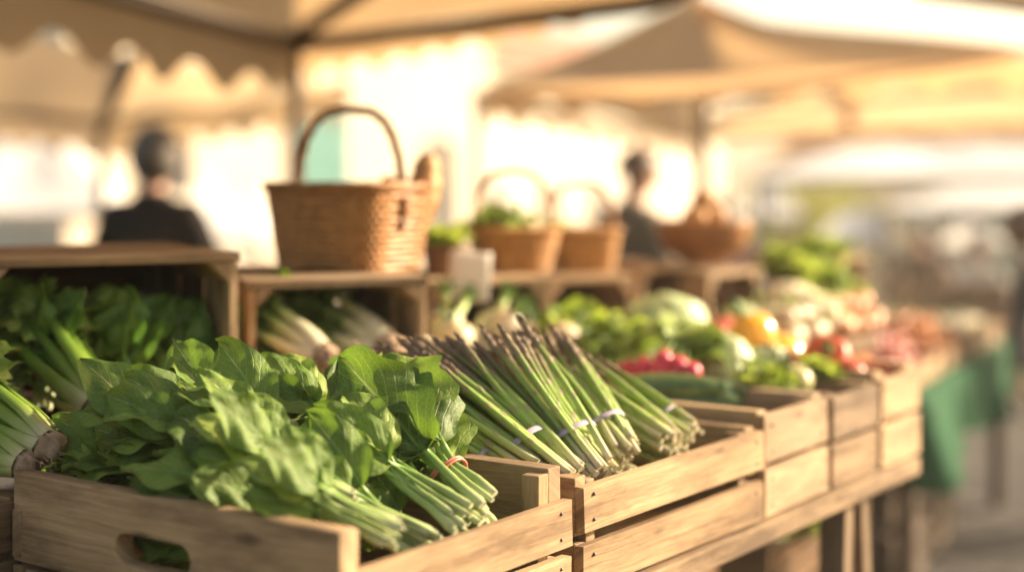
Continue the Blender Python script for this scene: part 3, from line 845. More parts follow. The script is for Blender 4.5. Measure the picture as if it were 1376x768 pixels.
def make_radish_bunch(label, seed, group=None):
    rnd = random.Random(seed); b, s, l = MB(), MB(), MB()
    for i in range(11):
        a = 2.4*i; r = .042*math.sqrt(i/11); c = Vector((r*math.cos(a), rnd.uniform(-.012, .012), .02 + r*.75*math.sin(a)))
        rr = .0165*rnd.uniform(.85, 1.15)
        b.ball(c, rr, 14, 10, fn=lambda th, ph: 1, sz=1)
        b.tube([c + Vector((0, -rr*.9, 0)), c + Vector((.002, -rr*1.5, -.003)), c + Vector((.006, -rr*2.4, -.004))], [.003, .0013, .0004], 6)
        e = Vector((c.x*.3, .07, c.z + .012)); s.tube([c + Vector((0, rr*.9, 0)), c.lerp(e, .6), e], [.0028, .0022, .0022], 6, v0=.5)
        blade(l, Matrix.Translation(e) @ rot_dir(rnd.uniform(-.7, .7), rnd.uniform(-.1, .5), rnd.uniform(-.6, .6)), .10, .032, rnd, .8, -.1, .25, .2, .18, nl=10, nw=3, tn=rnd.uniform(.3, .8))
    t = thing('radish_bunch', label, 'radishes', group=group)
    b.build('radishes', M['radish'], t); s.build('stems', M['stem'], t); l.build('leaves', M['leaf'], t)
    return t
def cauli_mesh():
    b = MB()
    rnd = random.Random(5)
    for i in range(46):
        z = 1 - (i + .5)/46*1.05; q = 2.4*i; rr = math.sqrt(max(0, 1 - z*z))
        c = Vector((.058*rr*math.cos(q), .058*rr*math.sin(q), .028 + .045*z))
        b.ball(c, .0145*rnd.uniform(.85, 1.2), 8, 6)
    return b
# ================================================================== camera, light, sky
cam = bpy.data.objects.new('camera', bpy.data.cameras.new('camera')); COL.objects.link(cam); SC.camera = cam
cam.location = (0, 0, CAMZ); cam.rotation_euler = (PI/2, 0, 0)
cd = cam.data; cd.sensor_width = 36; cd.lens = FPX / 1376 * 36; cd.shift_y = -(384 - HY) / 1376
cd.clip_start = 0.05; cd.clip_end = 500
cd.dof.use_dof = True; cd.dof.focus_distance = 1.86; cd.dof.aperture_fstop = cd.lens / 44.0
cd.dof.aperture_blades = 0
SUN_EL, SUN_AZ = math.radians(23), math.atan2(0.93, 0.36)     # azimuth clockwise from +Y
sdir = Vector((math.sin(SUN_AZ)*math.cos(SUN_EL), math.cos(SUN_AZ)*math.cos(SUN_EL), math.sin(SUN_EL)))
sun = bpy.data.objects.new('sun', bpy.data.lights.new('sun', 'SUN')); COL.objects.link(sun)
sun.data.energy = 5.0; sun.data.angle = math.radians(0.6); sun.data.color = (1.0, 0.83, 0.61)
sun.rotation_euler = (-sdir).to_track_quat('-Z', 'Y').to_euler(); sun.location = (6, 3, 6)
w = bpy.data.worlds.new('World'); SC.world = w; w.use_nodes = True
wt = w.node_tree; wt.nodes.clear()
sk = wt.nodes.new('ShaderNodeTexSky'); sk.sky_type = 'NISHITA'; sk.sun_disc = False
sk.sun_elevation = SUN_EL; sk.sun_rotation = SUN_AZ; sk.dust_density = 3.5; sk.air_density = 1.0; sk.ozone_density = 0.6
bg = wt.nodes.new('ShaderNodeBackground'); bg.inputs[1].default_value = 0.125
wo = wt.nodes.new('ShaderNodeOutputWorld'); wm = wt.nodes.new('ShaderNodeMixRGB'); wm.blend_type = 'MULTIPLY'; wm.inputs[0].default_value = 1; wm.inputs[2].default_value = (1.0, .87, .69, 1)
wt.links.new(sk.outputs[0], wm.inputs[1]); wt.links.new(wm.outputs[0], bg.inputs[0]); wt.links.new(bg.outputs[0], wo.inputs[0])
SC.view_settings.view_transform = 'Standard'; SC.view_settings.look = 'None'; SC.view_settings.gamma = 1.0
SC.view_settings.exposure = 1.62
SC.render.engine = 'CYCLES'
cy = SC.cycles
cy.max_bounces = 8; cy.diffuse_bounces = 4; cy.glossy_bounces = 3; cy.transmission_bounces = 4; cy.transparent_max_bounces = 4
cy.caustics_reflective = False; cy.caustics_refractive = False; cy.use_denoising = True; cy.sample_clamp_indirect = 6
try: cy.denoiser = 'OPENIMAGEDENOISE'
except Exception: pass

# ================================================================== ground
def gz(y): return 0.0 if y < 7 else (-0.1 * (y - 7) if y < 30 else -2.3)
N = NT('cobbles')
gv = N.tc('Object')
br = N.n('ShaderNodeTexBrick'); br.offset = 0.5
for k, v_ in (('Scale', 1.0), ('Mortar Size', 0.02), ('Mortar Smooth', 0.4), ('Brick Width', 0.26), ('Row Height', 0.17), ('Bias', 0.0)): br.inputs[k].default_value = v_
wp = N.n('ShaderNodeVectorMath', operation='ADD'); nz = N.n('ShaderNodeTexNoise'); nz.inputs['Scale'].default_value = 5
N.l(gv, nz.inputs['Vector']); ms_ = N.n('ShaderNodeVectorMath', operation='SCALE'); ms_.inputs['Scale'].default_value = 0.05
N.l(nz.outputs['Color'], ms_.inputs[0]); N.l(gv, wp.inputs[0]); N.l(ms_.outputs[0], wp.inputs[1])
rt_ = N.n('ShaderNodeMapping'); rt_.inputs['Rotation'].default_value = (0, 0, 0.62); N.l(wp.outputs[0], rt_.inputs['Vector'])
N.l(rt_.outputs[0], br.inputs['Vector'])
br.inputs['Color1'].default_value = (0.036, 0.033, 0.032, 1); br.inputs['Color2'].default_value = (0.085, 0.076, 0.071, 1); br.inputs['Mortar'].default_value = (0.012, 0.011, 0.010, 1)  # stones darkened all over, standing in for shade on the square
gc = N.mix(N.math('MULTIPLY', N.noise(gv, 1.3, 4), 0.6), br.outputs['Color'], (0.06, 0.054, 0.05))
gh = N.math('ADD', N.math('MULTIPLY', br.outputs['Fac'], -1.0), N.math('MULTIPLY', N.noise(gv, 30, 3), 0.35))
N.pbr(gc, 0.85, N.bump(gh, 0.8, 0.015), spec=0.12); M['cobbles'] = N.m
g = MB(); ys = [-6, 0, 3, 5, 6, 7, 8, 10, 14, 20, 30, 60, 140]; xs = [-80, -20, -6, 0, 6, 20, 80]
g.grid([[Vector((x, y, gz(y))) for x in xs] for y in ys]); go = g.build('ground', M['cobbles']); go['kind'] = 'structure'; go['label'] = 'grey cobbled market square sloping away'

# ================================================================== stall table and step
rnd = random.Random(3)
TZ, BZ = 0.92, 1.06
t = thing('trestle_table', 'long wooden trestle table carrying the front row of produce crates', 'table', R(-0.7, -0.03, 0), ROWA)
for k in range(6):
    b = MB(); b.box((1.165, 0.10 + 0.2*k, TZ - 0.016), (2.33, 0.192, 0.032), rnd=rnd, jit=.002); b.build('table_plank', M['crate2'], t, bevel=.003)
for lx in (0.35, 1.30, 2.10):
    for yy in (0.06, 1.02):
        for sx in (-1, 1):
            b = MB(); a_, c_ = Vector((lx + sx*.035, yy, TZ - .034)), Vector((lx + sx*.10, yy, 0.0))
            d = c_ - a_; q = d.to_track_quat('Z', 'Y').to_matrix()
            b.box((a_ + c_)/2, (.05, .032, d.length), rot=q, rnd=rnd); b.build('leg', M['crate2'], t, bevel=.002)
    for yy, zz in ((0.54, .38),):
        b = MB(); b.box((lx, yy, zz), (.22, 1.02, .03), rnd=rnd); b.build('brace', M['crate2'], t)
t = thing('display_bench', 'raised back bench of brown planks under the baskets and loose vegetables', 'bench', R(0.16, 0.545, 0), ROWA)
for k in range(4):
    b = MB(); b.box((1.36, 0.11 + 0.2*k, BZ - 0.013), (2.72, 0.192, 0.026), rnd=rnd, jit=.002); b.build('bench_plank', M['oldwood'], t, bevel=.003)
b = MB(); b.box((1.36, 0.006, BZ - .055), (2.70, .018, .055), rnd=rnd); b.build('front_rail', M['oldwood'], t)
for lx in (.05, 1.75, 2.66):
    for yy in (.05, .75):
        z0 = TZ + .001 if lx < 1.6 else gz(4)
        b = MB(); b.box((lx, yy, (z0 + BZ - .027)/2), (.055, .05, BZ - .027 - z0), rnd=rnd); b.build('leg', M['oldwood'], t)

# ================================================================== crates of the front row
CB = TZ + 0.004
front_crate('long pale crate end with oval hand hole, nearest crate, full of leafy greens', 0.0, 0.43, 0.50, CB, 11, hole=True, end_top=.042, end_h=.104)
front_crate('slatted crate holding the bundles of asparagus', 0.462, 0.50, 0.50, CB + .002, 12, side_h=.058, gap=.019, end_top=.008, end_h=.075, rot=-.012, mat='crate')
front_crate('short slatted crate with courgettes and radishes, just past the asparagus crate', 0.985, 0.245, 0.50, CB, 13, side_h=.073, end_top=.006, end_h=.08, rot=.01, mat='crate3')
front_crate('small crate of pale squash between two other crates near the row end', 1.25, 0.20, 0.50, CB, 14, side_h=.071, gap=.012, end_top=.004, end_h=.08, rot=.005, mat='crate2')
front_crate('last crate of the front row, sunlit, with red and yellow peppers', 1.47, 0.20, 0.50, CB, 15, side_h=.075, gap=.010, end_top=.012, end_h=.09, rot=.02, mat='crate3')
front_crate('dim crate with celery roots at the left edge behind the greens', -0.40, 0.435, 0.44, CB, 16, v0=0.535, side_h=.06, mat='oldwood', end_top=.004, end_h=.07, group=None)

# crates lying on their sides
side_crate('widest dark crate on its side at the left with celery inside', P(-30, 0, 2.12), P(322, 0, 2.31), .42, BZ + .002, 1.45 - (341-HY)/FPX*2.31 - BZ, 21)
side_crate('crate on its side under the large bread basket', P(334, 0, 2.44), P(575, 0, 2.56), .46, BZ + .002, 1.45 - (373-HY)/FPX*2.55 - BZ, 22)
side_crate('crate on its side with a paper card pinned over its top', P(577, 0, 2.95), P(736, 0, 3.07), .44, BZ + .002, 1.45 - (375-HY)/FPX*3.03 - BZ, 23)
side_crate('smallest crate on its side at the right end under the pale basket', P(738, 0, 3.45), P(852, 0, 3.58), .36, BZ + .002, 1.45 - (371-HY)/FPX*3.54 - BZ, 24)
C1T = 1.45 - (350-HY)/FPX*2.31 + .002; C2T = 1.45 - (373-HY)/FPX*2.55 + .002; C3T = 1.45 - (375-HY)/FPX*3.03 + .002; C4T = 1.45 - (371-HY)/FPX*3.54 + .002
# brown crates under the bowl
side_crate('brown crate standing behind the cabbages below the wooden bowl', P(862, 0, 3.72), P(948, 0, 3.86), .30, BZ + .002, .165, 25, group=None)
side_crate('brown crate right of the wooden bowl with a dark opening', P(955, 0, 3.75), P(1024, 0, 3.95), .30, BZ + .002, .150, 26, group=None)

# ================================================================== leafy greens in the nearest crate
def bunch_at(src, S, T, up=Vector((-.15, -.45, 1)), roll=0.0, L=.30, label=None, sub=False):
    o = dup(src); o.matrix_world = frame(P(*S), P(*T), L, up, roll)
    if label: o['label'] = label
    return o
GG = 'bunches of leafy greens in the nearest crate'
protos = []
for i in range(5):
    p = make_bunch('leafy_green_bunch', 'bunch of broad leaved greens in the nearest crate', 'greens', 100 + i, GG, n=15, blade_L=.138, blade_W=.042, fan=.50, lift=.7, yb=.098, pet=.06, lobe=.02, ruf=.17, band=False)
    protos.append(p)
hero = make_bunch('leafy_green_bunch', 'leafy green bunch tied with a red rubber band, one tall lobed leaf standing up', 'greens', 131, GG, n=13, blade_L=.165, blade_W=.055, fan=.42, lobe=.13, ruf=.26, lift=.55, pet=.05, yb=.082, nl=28, flag=2)
hero.matrix_world = frame(P(655, 690, 1.74), P(480, 512, 1.93), .30, Vector((-.1, -.75, .6)), .1)
LG = [ # stem end, leaf tips, roll, label
 ((575, 735, 1.66), (370, 615, 1.74), .0, 'leafy green bunch with stem ends at the right, low in front of the banded bunch'),
 ((530, 720, 1.58), (330, 620, 1.62), .2, 'leafy green bunch nearest the crate corner, pale stems pointing right'),
 ((625, 700, 1.70), (425, 560, 1.84), -.1, 'leafy green bunch lying just left of the banded bunch'),
 ((400, 680, 1.66), (200, 590, 1.75), .15, 'leafy green bunch over the crate end above the hand hole'),
 ((310, 650, 1.76), (120, 560, 1.90), -.1, 'leafy green bunch at the left corner of the nearest crate'),
 ((440, 635, 1.74), (245, 520, 1.84), .1, 'leafy green bunch on the top of the heap, pale crumpled leaf'),
 ((385, 600, 1.82), (200, 530, 1.98), -.2, 'leafy green bunch at the back left of the heap'),
 ((510, 610, 1.86), (340, 505, 1.98), .1, 'leafy green bunch at the back middle of the heap'),
 ((580, 635, 1.92), (410, 520, 2.06), -.1, 'leafy green bunch at the back of the heap below the white bulbs'),
 ((610, 660, 1.82), (455, 550, 1.92), .25, 'leafy green bunch tucked behind the banded bunch'),
 ((290, 670, 1.80), (105, 620, 1.90), .0, 'leafy green bunch low beside the left end of the nearest crate'),
 ((465, 680, 1.66), (270, 570, 1.72), .3, 'leafy green bunch in the middle front of the heap'),
 ((235, 655, 1.84), (75, 592, 1.95), .1, 'leafy green bunch filling the far left corner of the nearest crate'),
 ((250, 625, 1.92), (120, 560, 2.06), -.2, 'leafy green bunch by the celery roots at the back left corner'),
 ((370, 745, 1.68), (170, 720, 1.76), .2, 'leafy green bunch seen through the hand hole'),
 ((600, 750, 1.72), (450, 655, 1.78), .1, 'leafy green bunch low against the front slat of the nearest crate'),
 ((470, 715, 1.66), (265, 635, 1.70), -.15, 'leafy green bunch spilling low at the front of the heap'),
 ((360, 640, 1.72), (160, 555, 1.86), .3, 'leafy green bunch between the corner bunch and the back left bunch'),
]
used = set()
for i, (S, T, rl, lb) in enumerate(LG):
    p = protos[i % 5]
    if i % 5 not in used and i < 5:
        used.add(i % 5); o = p; o['label'] = lb
    else: o = dup(p, lb)
    o.matrix_world = frame(P(*S), P(*T), .30, Vector((-.12, -.55, 1)), rl)

# ================================================================== celery
cel = [make_celery('celery_head', 'x', 200 + i, n=14, L=.20, base_r=.033) for i in range(2)]
CL = [
 ((132, 545, 2.08), (30, 430, 2.26), 0, 'celery head with its pale root end towards the viewer, inside the dark crate'),
 ((62, 598, 1.86), (-90, 500, 1.98), 1, 'celery head with sunlit ribs and brown root at the left edge'),
 ((30, 622, 1.84), (-120, 560, 1.92), 0, 'lowest celery head with a round brown root at the left edge'),
 ((240, 530, 2.26), (140, 450, 2.50), 1, 'celery head deep in the dark crate, dark leaves up'),
 ((-10, 560, 1.95), (-110, 480, 2.1), 1, 'celery head mostly outside the left edge'),
]
uc = set()
for S, T, k, lb in CL:
    if k in uc: o = dup(cel[k], lb)
    else: uc.add(k); o = cel[k]; o['label'] = lb
    o['group'] = 'celery heads at the left'
    o.matrix_world = frame(P(*S), P(*T), .29, Vector((0, -.5, 1)))
# dark leafy bunches inside the widest crate
dk = make_bunch('spinach_bunch', 'x', 'spinach', 300, 'dark bunches inside the widest crate', n=11, blade_L=.105, blade_W=.044, yb=.05, pet=.05, fan=.75, lobe=.05, leafmat_='leaf_dark', lift=.7)
DL = [((60, 540, 2.18), (70, 395, 2.26), 'dark leafy bunch at the far left of the widest crate'),
      ((180, 545, 2.24), (165, 405, 2.34), 'dark leafy bunch in the middle of the widest crate'),
      ((250, 545, 2.28), (235, 425, 2.40), 'dark leafy bunch against the right side of the widest crate'),
      ((15, 520, 2.18), (0, 395, 2.28), 'dark leafy bunch at the back left corner of the widest crate'),
      ((130, 500, 2.30), (120, 395, 2.38), 'dark leafy bunch at the back of the widest crate'),
      ((215, 510, 2.36), (205, 410, 2.44), 'dark leafy bunch at the back right of the widest crate')]
for i, (S, T, lb) in enumerate(DL):
    o = dk if i == 0 else dup(dk); o['label'] = lb
    o.matrix_world = frame(P(*S), P(*T), .20, Vector((0, -1, .5)), (i - 2) * .35)
# green and white heads in the second crate
FH = [((432, 478, 2.45), (318, 412, 2.58), 'white based celery head resting at the mouth of the crate under the bread basket'),
      ((518, 470, 2.54), (400, 414, 2.76), 'dark green celery head lying to the right in the crate under the bread basket'),
      ((400, 525, 2.44), (310, 480, 2.55), 'celery head lying lowest in the crate under the bread basket'),
      ((500, 520, 2.5), (400, 470, 2.62), 'celery head half hidden behind the greens and asparagus tips')]
fh = make_celery('celery_head', 'x', 222, n=12, L=.19, base_r=.036, mat='fennel')
for i, (S, T, lb) in enumerate(FH):
    o = fh if i == 0 else dup(fh); o['label'] = lb; o['group'] = 'white based celery heads'
    o.matrix_world = frame(P(*S), P(*T), .27, Vector((0, -.6, 1)))

# ================================================================== asparagus
AS = [ # lower layer first
 ((705, 640, 1.93), (552, 572, 2.05), 10, 'lowest asparagus bundle at the left, tips by the greens', True),
 ((775, 668, 1.96), (600, 545, 2.08), 10, 'asparagus bundle under the heap with ends at the slat gap', False),
 ((850, 640, 2.06), (680, 540, 2.16), 10, 'asparagus bundle buried in the middle of the heap', False),
 ((925, 615, 2.16), (770, 540, 2.27), 10, 'asparagus bundle low at the right of the heap', False),
 ((722, 622, 1.97), (522, 520, 2.10), 11, 'asparagus bundle leaning lowest at the left back', False),
 ((748, 612, 2.02), (580, 492, 2.18), 11, 'asparagus bundle at the back behind the purple tips', False),
 ((728, 630, 1.95), (540, 498, 2.11), 12, 'asparagus bundle with the leftmost dark tips', False),
 ((770, 640, 1.94), (598, 480, 2.11), 13, 'asparagus bundle second from the left, purple tips', True),
 ((800, 640, 1.96), (655, 470, 2.13), 13, 'asparagus bundle leaning in the middle with dark tips', False),
 ((815, 628, 1.97), (712, 458, 2.12), 12, 'bright front asparagus bundle standing tallest', True),
 ((852, 606, 2.03), (765, 462, 2.18), 11, 'asparagus bundle with lilac band, right of the tallest one', True),
 ((912, 592, 2.12), (790, 500, 2.25), 12, 'asparagus bundle lying flatter towards the far slats', False),
 ((940, 580, 2.18), (832, 505, 2.30), 11, 'asparagus bundle farthest right with pale ends', True),
]
for i, (S, T, n, lb, bnd) in enumerate(AS):
    make_asparagus(lb, 500 + i, P(S[0] - 8, S[1], S[2]), P(T[0] - 30, T[1] - 4, T[2]), n + 3, .029 if bnd else .034, band=bnd, fan=.10 if bnd else .16)

# ================================================================== baskets, bread, bowl, card, pot
def axis_frame(c, ang, k=1.0): return Matrix.Translation(c) @ Matrix.Rotation(ang, 4, 'Z') @ Matrix.Diagonal((k, k, k, 1))
bc = Vector((-.253, 2.60, 0)) + U*.095 + V*.1325
b1 = make_basket('wicker_basket', 'large brown wicker basket with tall handle holding bread', .275, .20, .152, .145, 31, rows=14, nst=46, e=6.0, taper=.83, wamp=.0021)
b1.matrix_world = axis_frame(Vector((bc.x, bc.y + .02, C2T)), ROWA + PI/2)
b2 = make_basket('wicker_basket', 'pale wicker basket with greens, middle one of the three', .22, .17, .105, .152, 32, mat='wicker2', rows=12, nst=32, e=2.6)
b2.matrix_world = axis_frame(Vector(((690-HX)/FPX*3.26, 3.26, C3T)), .25, .86)
b3 = make_basket('wicker_basket', 'sunlit wicker basket farthest right on the crates', .20, .17, .115, .135, 33, mat='wicker2', rows=12, nst=32, e=3.2)
b3.matrix_world = axis_frame(Vector(((783-HX)/FPX*3.68, 3.70, C4T)), .22, .88)
def loaf(label, p, d, L, r):
    b = MB(); d = Vector(d).normalized(); n = 14; pts, rad = [], []
    for j in range(n+1):
        q = j/n; pts.append(Vector(p) + d*(L*q)); rad.append(r*max(.06, math.sin(PI*(.03+.94*q))**.38)*(1 + .07*math.sin(q*24)))
    b.tube(pts, rad, 14, squash=.85)
    return tag(b.build('bread_loaf', M['crust']), label, 'bread', 'loaves in the large basket')
loaf('upright round tipped loaf at the right side of the large basket', P(566, 300, 2.86), (.10, 0, 1), .135, .037)
loaf('loaf lying lower behind the basket handle', P(556, 262, 2.84), (-.75, -.1, .25), .07, .029)
o = make_lettuce('herb_bunch', 'dark green herbs filling the middle basket', 41, r=.08, n=20, mat='leaf', cat='herbs', upright=.55)
o.location = (P(690, 0, 3.26).x - .02, 3.26, C3T + .055)
o = make_lettuce('herb_bunch', 'few green leaves showing in the farthest right basket', 42, r=.06, n=12, mat='leaf_lime', cat='herbs', upright=.5)
o.location = (P(765, 0, 3.70).x - .03, 3.70, C4T + .06)
b = MB(); prof = [(.0, 0), (.036, 0), (.040, .01), (.048, .055), (.050, .058), (.050, .066), (.046, .066), (.043, .058), (.034, .012), (0, .012)]
b.lathe([(r + .0003, z) for r, z in prof], 24)
pot = tag(b.build('plant_pot', M['terracotta']), 'dark clay pot of salad leaves beside the large basket', 'pot'); pot.location = (P(598, 0, 3.12).x, 3.12, C3T)
o = make_lettuce('salad_plant', 'bright salad leaves growing in the dark clay pot', 43, r=.060, n=18, mat='leaf_lime', cat='plant', upright=.35); o.location = pot.location + Vector((0, 0, .048))
b = MB(); prof = [(0, 0), (.055, 0), (.066, .006), (.068, .010), (.104, .032), (.124, .062), (.130, .092), (.131, .098), (.127, .102), (.122, .094), (.112, .05), (.08, .022), (0, .018)]
b.lathe([(r + .0003, z) for r, z in prof], 36)
bowl = tag(b.build('wooden_bowl', M['bowlwood']), 'wide turned wooden bowl on the brown crates', 'bowl'); bowl.scale = (.98, .98, 1.12); bowl.location = (P(945, 0, 3.92).x, 3.92, BZ + .168)
rr_ = random.Random(8)
b = MB(); b.ball((0, 0, .028), .036, 16, 10, fn=lambda th, ph: 1 + .03*math.sin(3*ph + 2*th), sz=.78); rm_ = b.mesh('bread_roll', [M['crust']])
for i_, (x_, y_, z_) in enumerate(((-.06, -.03, .055), (.01, -.055, .055), (.07, -.02, .055), (-.03, .04, .055), (.045, .045, .055), (-.02, -.02, .098), (.035, -.005, .098), (.005, .03, .10), (.008, -.01, .138))):
    o = bpy.data.objects.new('bread_roll', rm_); COL.objects.link(o); o.location = bowl.location + Vector((x_, y_, z_)); o.rotation_euler = (rr_.uniform(-.4, .4), rr_.uniform(-.4, .4), rr_.uniform(0, 6))
    tag(o, 'crusty reddish brown bread roll piled in the wooden bowl', 'bread', 'bread rolls in the wooden bowl')
# card hanging over the crate edge
b = MB(); rows = []
for j in range(9):
    q = j/8; rows.append([Vector((-.042 + .084*i/6, -.004 - .006*math.sin(q*PI) - .0016*i*q, .052 - .100*q + .002*math.sin(i))) for i in range(7)])
b.grid(rows); o = b.build('price_card', M['paper'])
sm = o.modifiers.new('thick', 'SOLIDIFY'); sm.thickness = .0008
tag(o, 'blank looking white paper card hanging over a crate edge', 'card'); o.matrix_world = Matrix.Translation(P(630, 372, 2.965)) @ Matrix.Rotation(.07, 4, 'Y') @ Matrix.Rotation(.10, 4, 'Z')

# ================================================================== loose vegetables
def place(me, name, label, cat, loc, rot=(0, 0, 0), k=1.0, group=None):
    o = bpy.data.objects.new(name, me); COL.objects.link(o); o.location = loc; o.rotation_euler = rot; o.scale = (k, k, k)
    return tag(o, label, cat, group)
ME = dict(blush=apple_mesh('blush'), lime=apple_mesh('lime'), squash=turnip_mesh('squash'), tomato=tomato_mesh(), apple=apple_mesh(), orange=orange_mesh(), ypep=pepper_mesh('yellow'), rpep=pepper_mesh('red'), opep=pepper_mesh('orange'), cuc=cucumber_mesh(), turnip=turnip_mesh(), cauli=cauli_mesh().mesh('cauliflower_curd', M['cauli']))
rnd = random.Random(77)
fn = make_fennel('fat white fennel bulb left of the paper card row, under the crate edge', 61, 'fennel bulbs behind the asparagus')
fn.matrix_world = Matrix.Translation(P(592, 478, 2.80)) @ Matrix.Rotation(.25, 4, 'Y') @ Matrix.Rotation(-.55, 4, 'X')
for (px, py, Y, ry, rx, k, lb) in ((640, 470, 2.86, .7, -.5, 1.0, 'fennel bulb leaning right behind the asparagus tips'), (560, 500, 2.70, -.2, -.4, .9, 'fennel bulb sunk lowest behind the dark asparagus tips')):
    o = dup(fn, lb); o.matrix_world = Matrix.Translation(P(px, py, Y)) @ Matrix.Rotation(ry, 4, 'Y') @ Matrix.Rotation(rx, 4, 'X') @ Matrix.Diagonal((k, k, k, 1))
for px, py, Y, k, lb in ((668, 456, 2.90, 1.1, 'round white turnip at the mouth of the carded crate'), (740, 474, 2.82, 1.15, 'white turnip lying right of the asparagus tips'), (704, 478, 2.88, 1.05, 'white turnip behind the tallest asparagus'), (618, 476, 2.80, 1.05, 'white turnip squeezed below the fennel')):
    p = P(px, py, Y); place(ME['turnip'], 'turnip', lb, 'turnip', p, (rnd.uniform(-1, 1), rnd.uniform(-1, 1), rnd.uniform(0, 6)), k, 'white turnips')
lt = make_lettuce('lettuce_head', 'bright green lettuce in front of the smallest side crate', 44, r=.105, n=26, upright=.5, group='green lettuces'); lt.location = P(775, 482, 2.93)
for px, py, Y, k, mt, lb in ((1022, 536, 2.62, .62, 'leaf_lime', 'small pale lettuce at the back of the courgette crate'), (1100, 520, 2.74, .55, 'leaf_lime', 'little lettuce between the squash and the red peppers'), (825, 500, 2.84, .95, 'leaf', 'darker green leafy head just left of the cabbages'), (790, 505, 2.80, .8, 'leaf', 'dark leafy head low between lettuce and asparagus'), (845, 480, 2.96, .75, 'leaf_lime', 'yellowish lettuce touching the large cabbage')):
    if mt == 'leaf_lime': o = dup(lt, lb)
    else: o = make_lettuce('lettuce_head', lb, 45 + px, r=.10, n=24, mat='leaf', group='green lettuces', upright=.5)
    o.location = P(px, py, Y); o.scale = (k, k, k); o.rotation_euler = (-.3, .2, px)
cb = make_cabbage('large pale round cabbage beside the brown crate', .082, 51, 'pale cabbages'); cb.location = P(893, 488, 3.06)
cb.rotation_euler = (-.5, .5, .6)
for px, py, Y, k, lb in ((942, 520, 2.82, .80, 'smaller sunlit cabbage in front of the large one'), (1046, 520, 2.86, .62, 'little cabbage below the yellow peppers'), (985, 462, 3.5, .72, 'cabbage behind the tomatoes')):
    o = dup(cb, lb); o.location = P(px, py, Y); o.scale = (k, k, k); o.rotation_euler = (-.3, .7, px)
rb = make_radish_bunch('bunch of red radishes behind the end of the asparagus crate', 71, 'radish bunches'); rb.matrix_world = Matrix.Translation(P(900, 522, 2.64)) @ Matrix.Rotation(-.3, 4, 'Z') @ Matrix.Rotation(.2, 4, 'X') @ Matrix.Diagonal((1.25, 1.25, 1.25, 1))
o = dup(rb, 'small dark red radish bunch half under the lettuce'); o.matrix_world = Matrix.Translation(P(848, 520, 2.74)) @ Matrix.Rotation(-.9, 4, 'Z') @ Matrix.Diagonal((.9, .9, .9, 1))
for i, (px, py, Y, rz, lb) in enumerate(((985, 524, 2.46, -.55, 'dark courgette on top, its end at the crate slat'), (1003, 530, 2.50, -.45, 'dark courgette second in the short crate'), (1030, 530, 2.58, -.5, 'dark courgette towards the far end of the short crate'), (1012, 545, 2.46, -.6, 'dark courgette lowest in the short crate'))):
    p = P(px, py, Y); place(ME['cuc'], 'courgette', lb, 'courgette', p + Vector((-.02, .0, -.02)), (0, -.35, rz + 2.3), 1.2, 'courgettes')
# squash in the fourth crate, peppers in the fifth
for i, (px, py, Y, m, k, nm, lb) in enumerate(((1050, 528, 2.72, 'squash', .95, 'pale_squash', 'pale squash at the front of the fourth crate'), (1078, 530, 2.70, 'squash', .95, 'pale_squash', 'pale squash nearest the slat of the fourth crate'), (1032, 516, 2.84, 'squash', .9, 'pale_squash', 'pale squash behind the courgettes'), (1090, 512, 2.84, 'squash', .85, 'pale_squash', 'pale squash beside the red peppers'))):
    place(ME[m], nm, lb, 'squash', P(px, py, Y), (rnd.uniform(-.8, .8), rnd.uniform(-.8, .8), rnd.uniform(0, 6)), k, 'pale squash in the fourth crate')
for px, py, Y, m, rx, ry, k, lb in ((1026, 486, 2.98, 'ypep', -.5, .2, 1.3, 'big yellow pepper glowing beside the tomatoes'), (1062, 488, 3.02, 'ypep', -1.1, .9, 1.1, 'yellow pepper lying on its side right of the big one'), (1000, 488, 3.06, 'opep', -.9, -.6, 1.0, 'orange pepper half behind the big yellow one'),
        (1106, 500, 2.88, 'rpep', -.9, .4, 1.2, 'large red pepper at the end of the front row'), (1140, 498, 2.92, 'rpep', -1.2, 1.0, .85, 'red pepper lying low beside the sunlit last slats'), (1080, 490, 3.05, 'rpep', -1.0, -.5, .85, 'red pepper next to the lying yellow one'), (1165, 505, 2.96, 'opep', -1.1, .6, .75, 'orange pepper in the last crate corner')):
    place(ME[m], 'bell_pepper', lb, 'pepper', P(px, py, Y), (rx, ry, rnd.uniform(0, 6)), k, 'bell peppers')
def mound(me, name, label, cat, group, px, Y, z, nx, ny, step, layers, k=1.0, du=U, dv=V):
    """a small heap: layers of round things set into each other"""
    o0 = Vector(((px - HX)/FPX*Y, Y, z))
    for L in range(layers):
        for i in range(nx - L):
            for j in range(ny - L):
                p = o0 + du*((i + L*.5)*step) + dv*((j + L*.5)*step) + Vector((rnd.uniform(-.005, .005), rnd.uniform(-.005, .005), L*step*.70))
                place(me, name, label, cat, p, (rnd.uniform(-.7, .7), rnd.uniform(-.7, .7), rnd.uniform(0, 6)), k*rnd.uniform(.92, 1.06), group)
mound(ME['tomato'], 'tomato', 'ripe red tomato in the heap between cabbages and peppers', 'tomato', 'red tomatoes beside the peppers', 965, 3.06, BZ + .003, 5, 3, .058, 2, .82)
mound(ME['blush'], 'apple', 'blushed orange apple in the heap at the end of the back bench', 'apple', 'apples at the bench end', 1128, 3.62, BZ + .002, 5, 2, .062, 2, .85)
mound(ME['lime'], 'apple', 'green apple heaped behind the blushed ones at the bench end', 'apple', 'green apples at the bench end', 1104, 3.74, BZ + .002, 5, 2, .062, 2, .85)
mound(ME['blush'], 'apple', 'blushed apple resting between the peppers in the fourth crate', 'apple', 'apples among the peppers', 1072, 2.80, 1.035, 2, 3, .062, 2, .8)
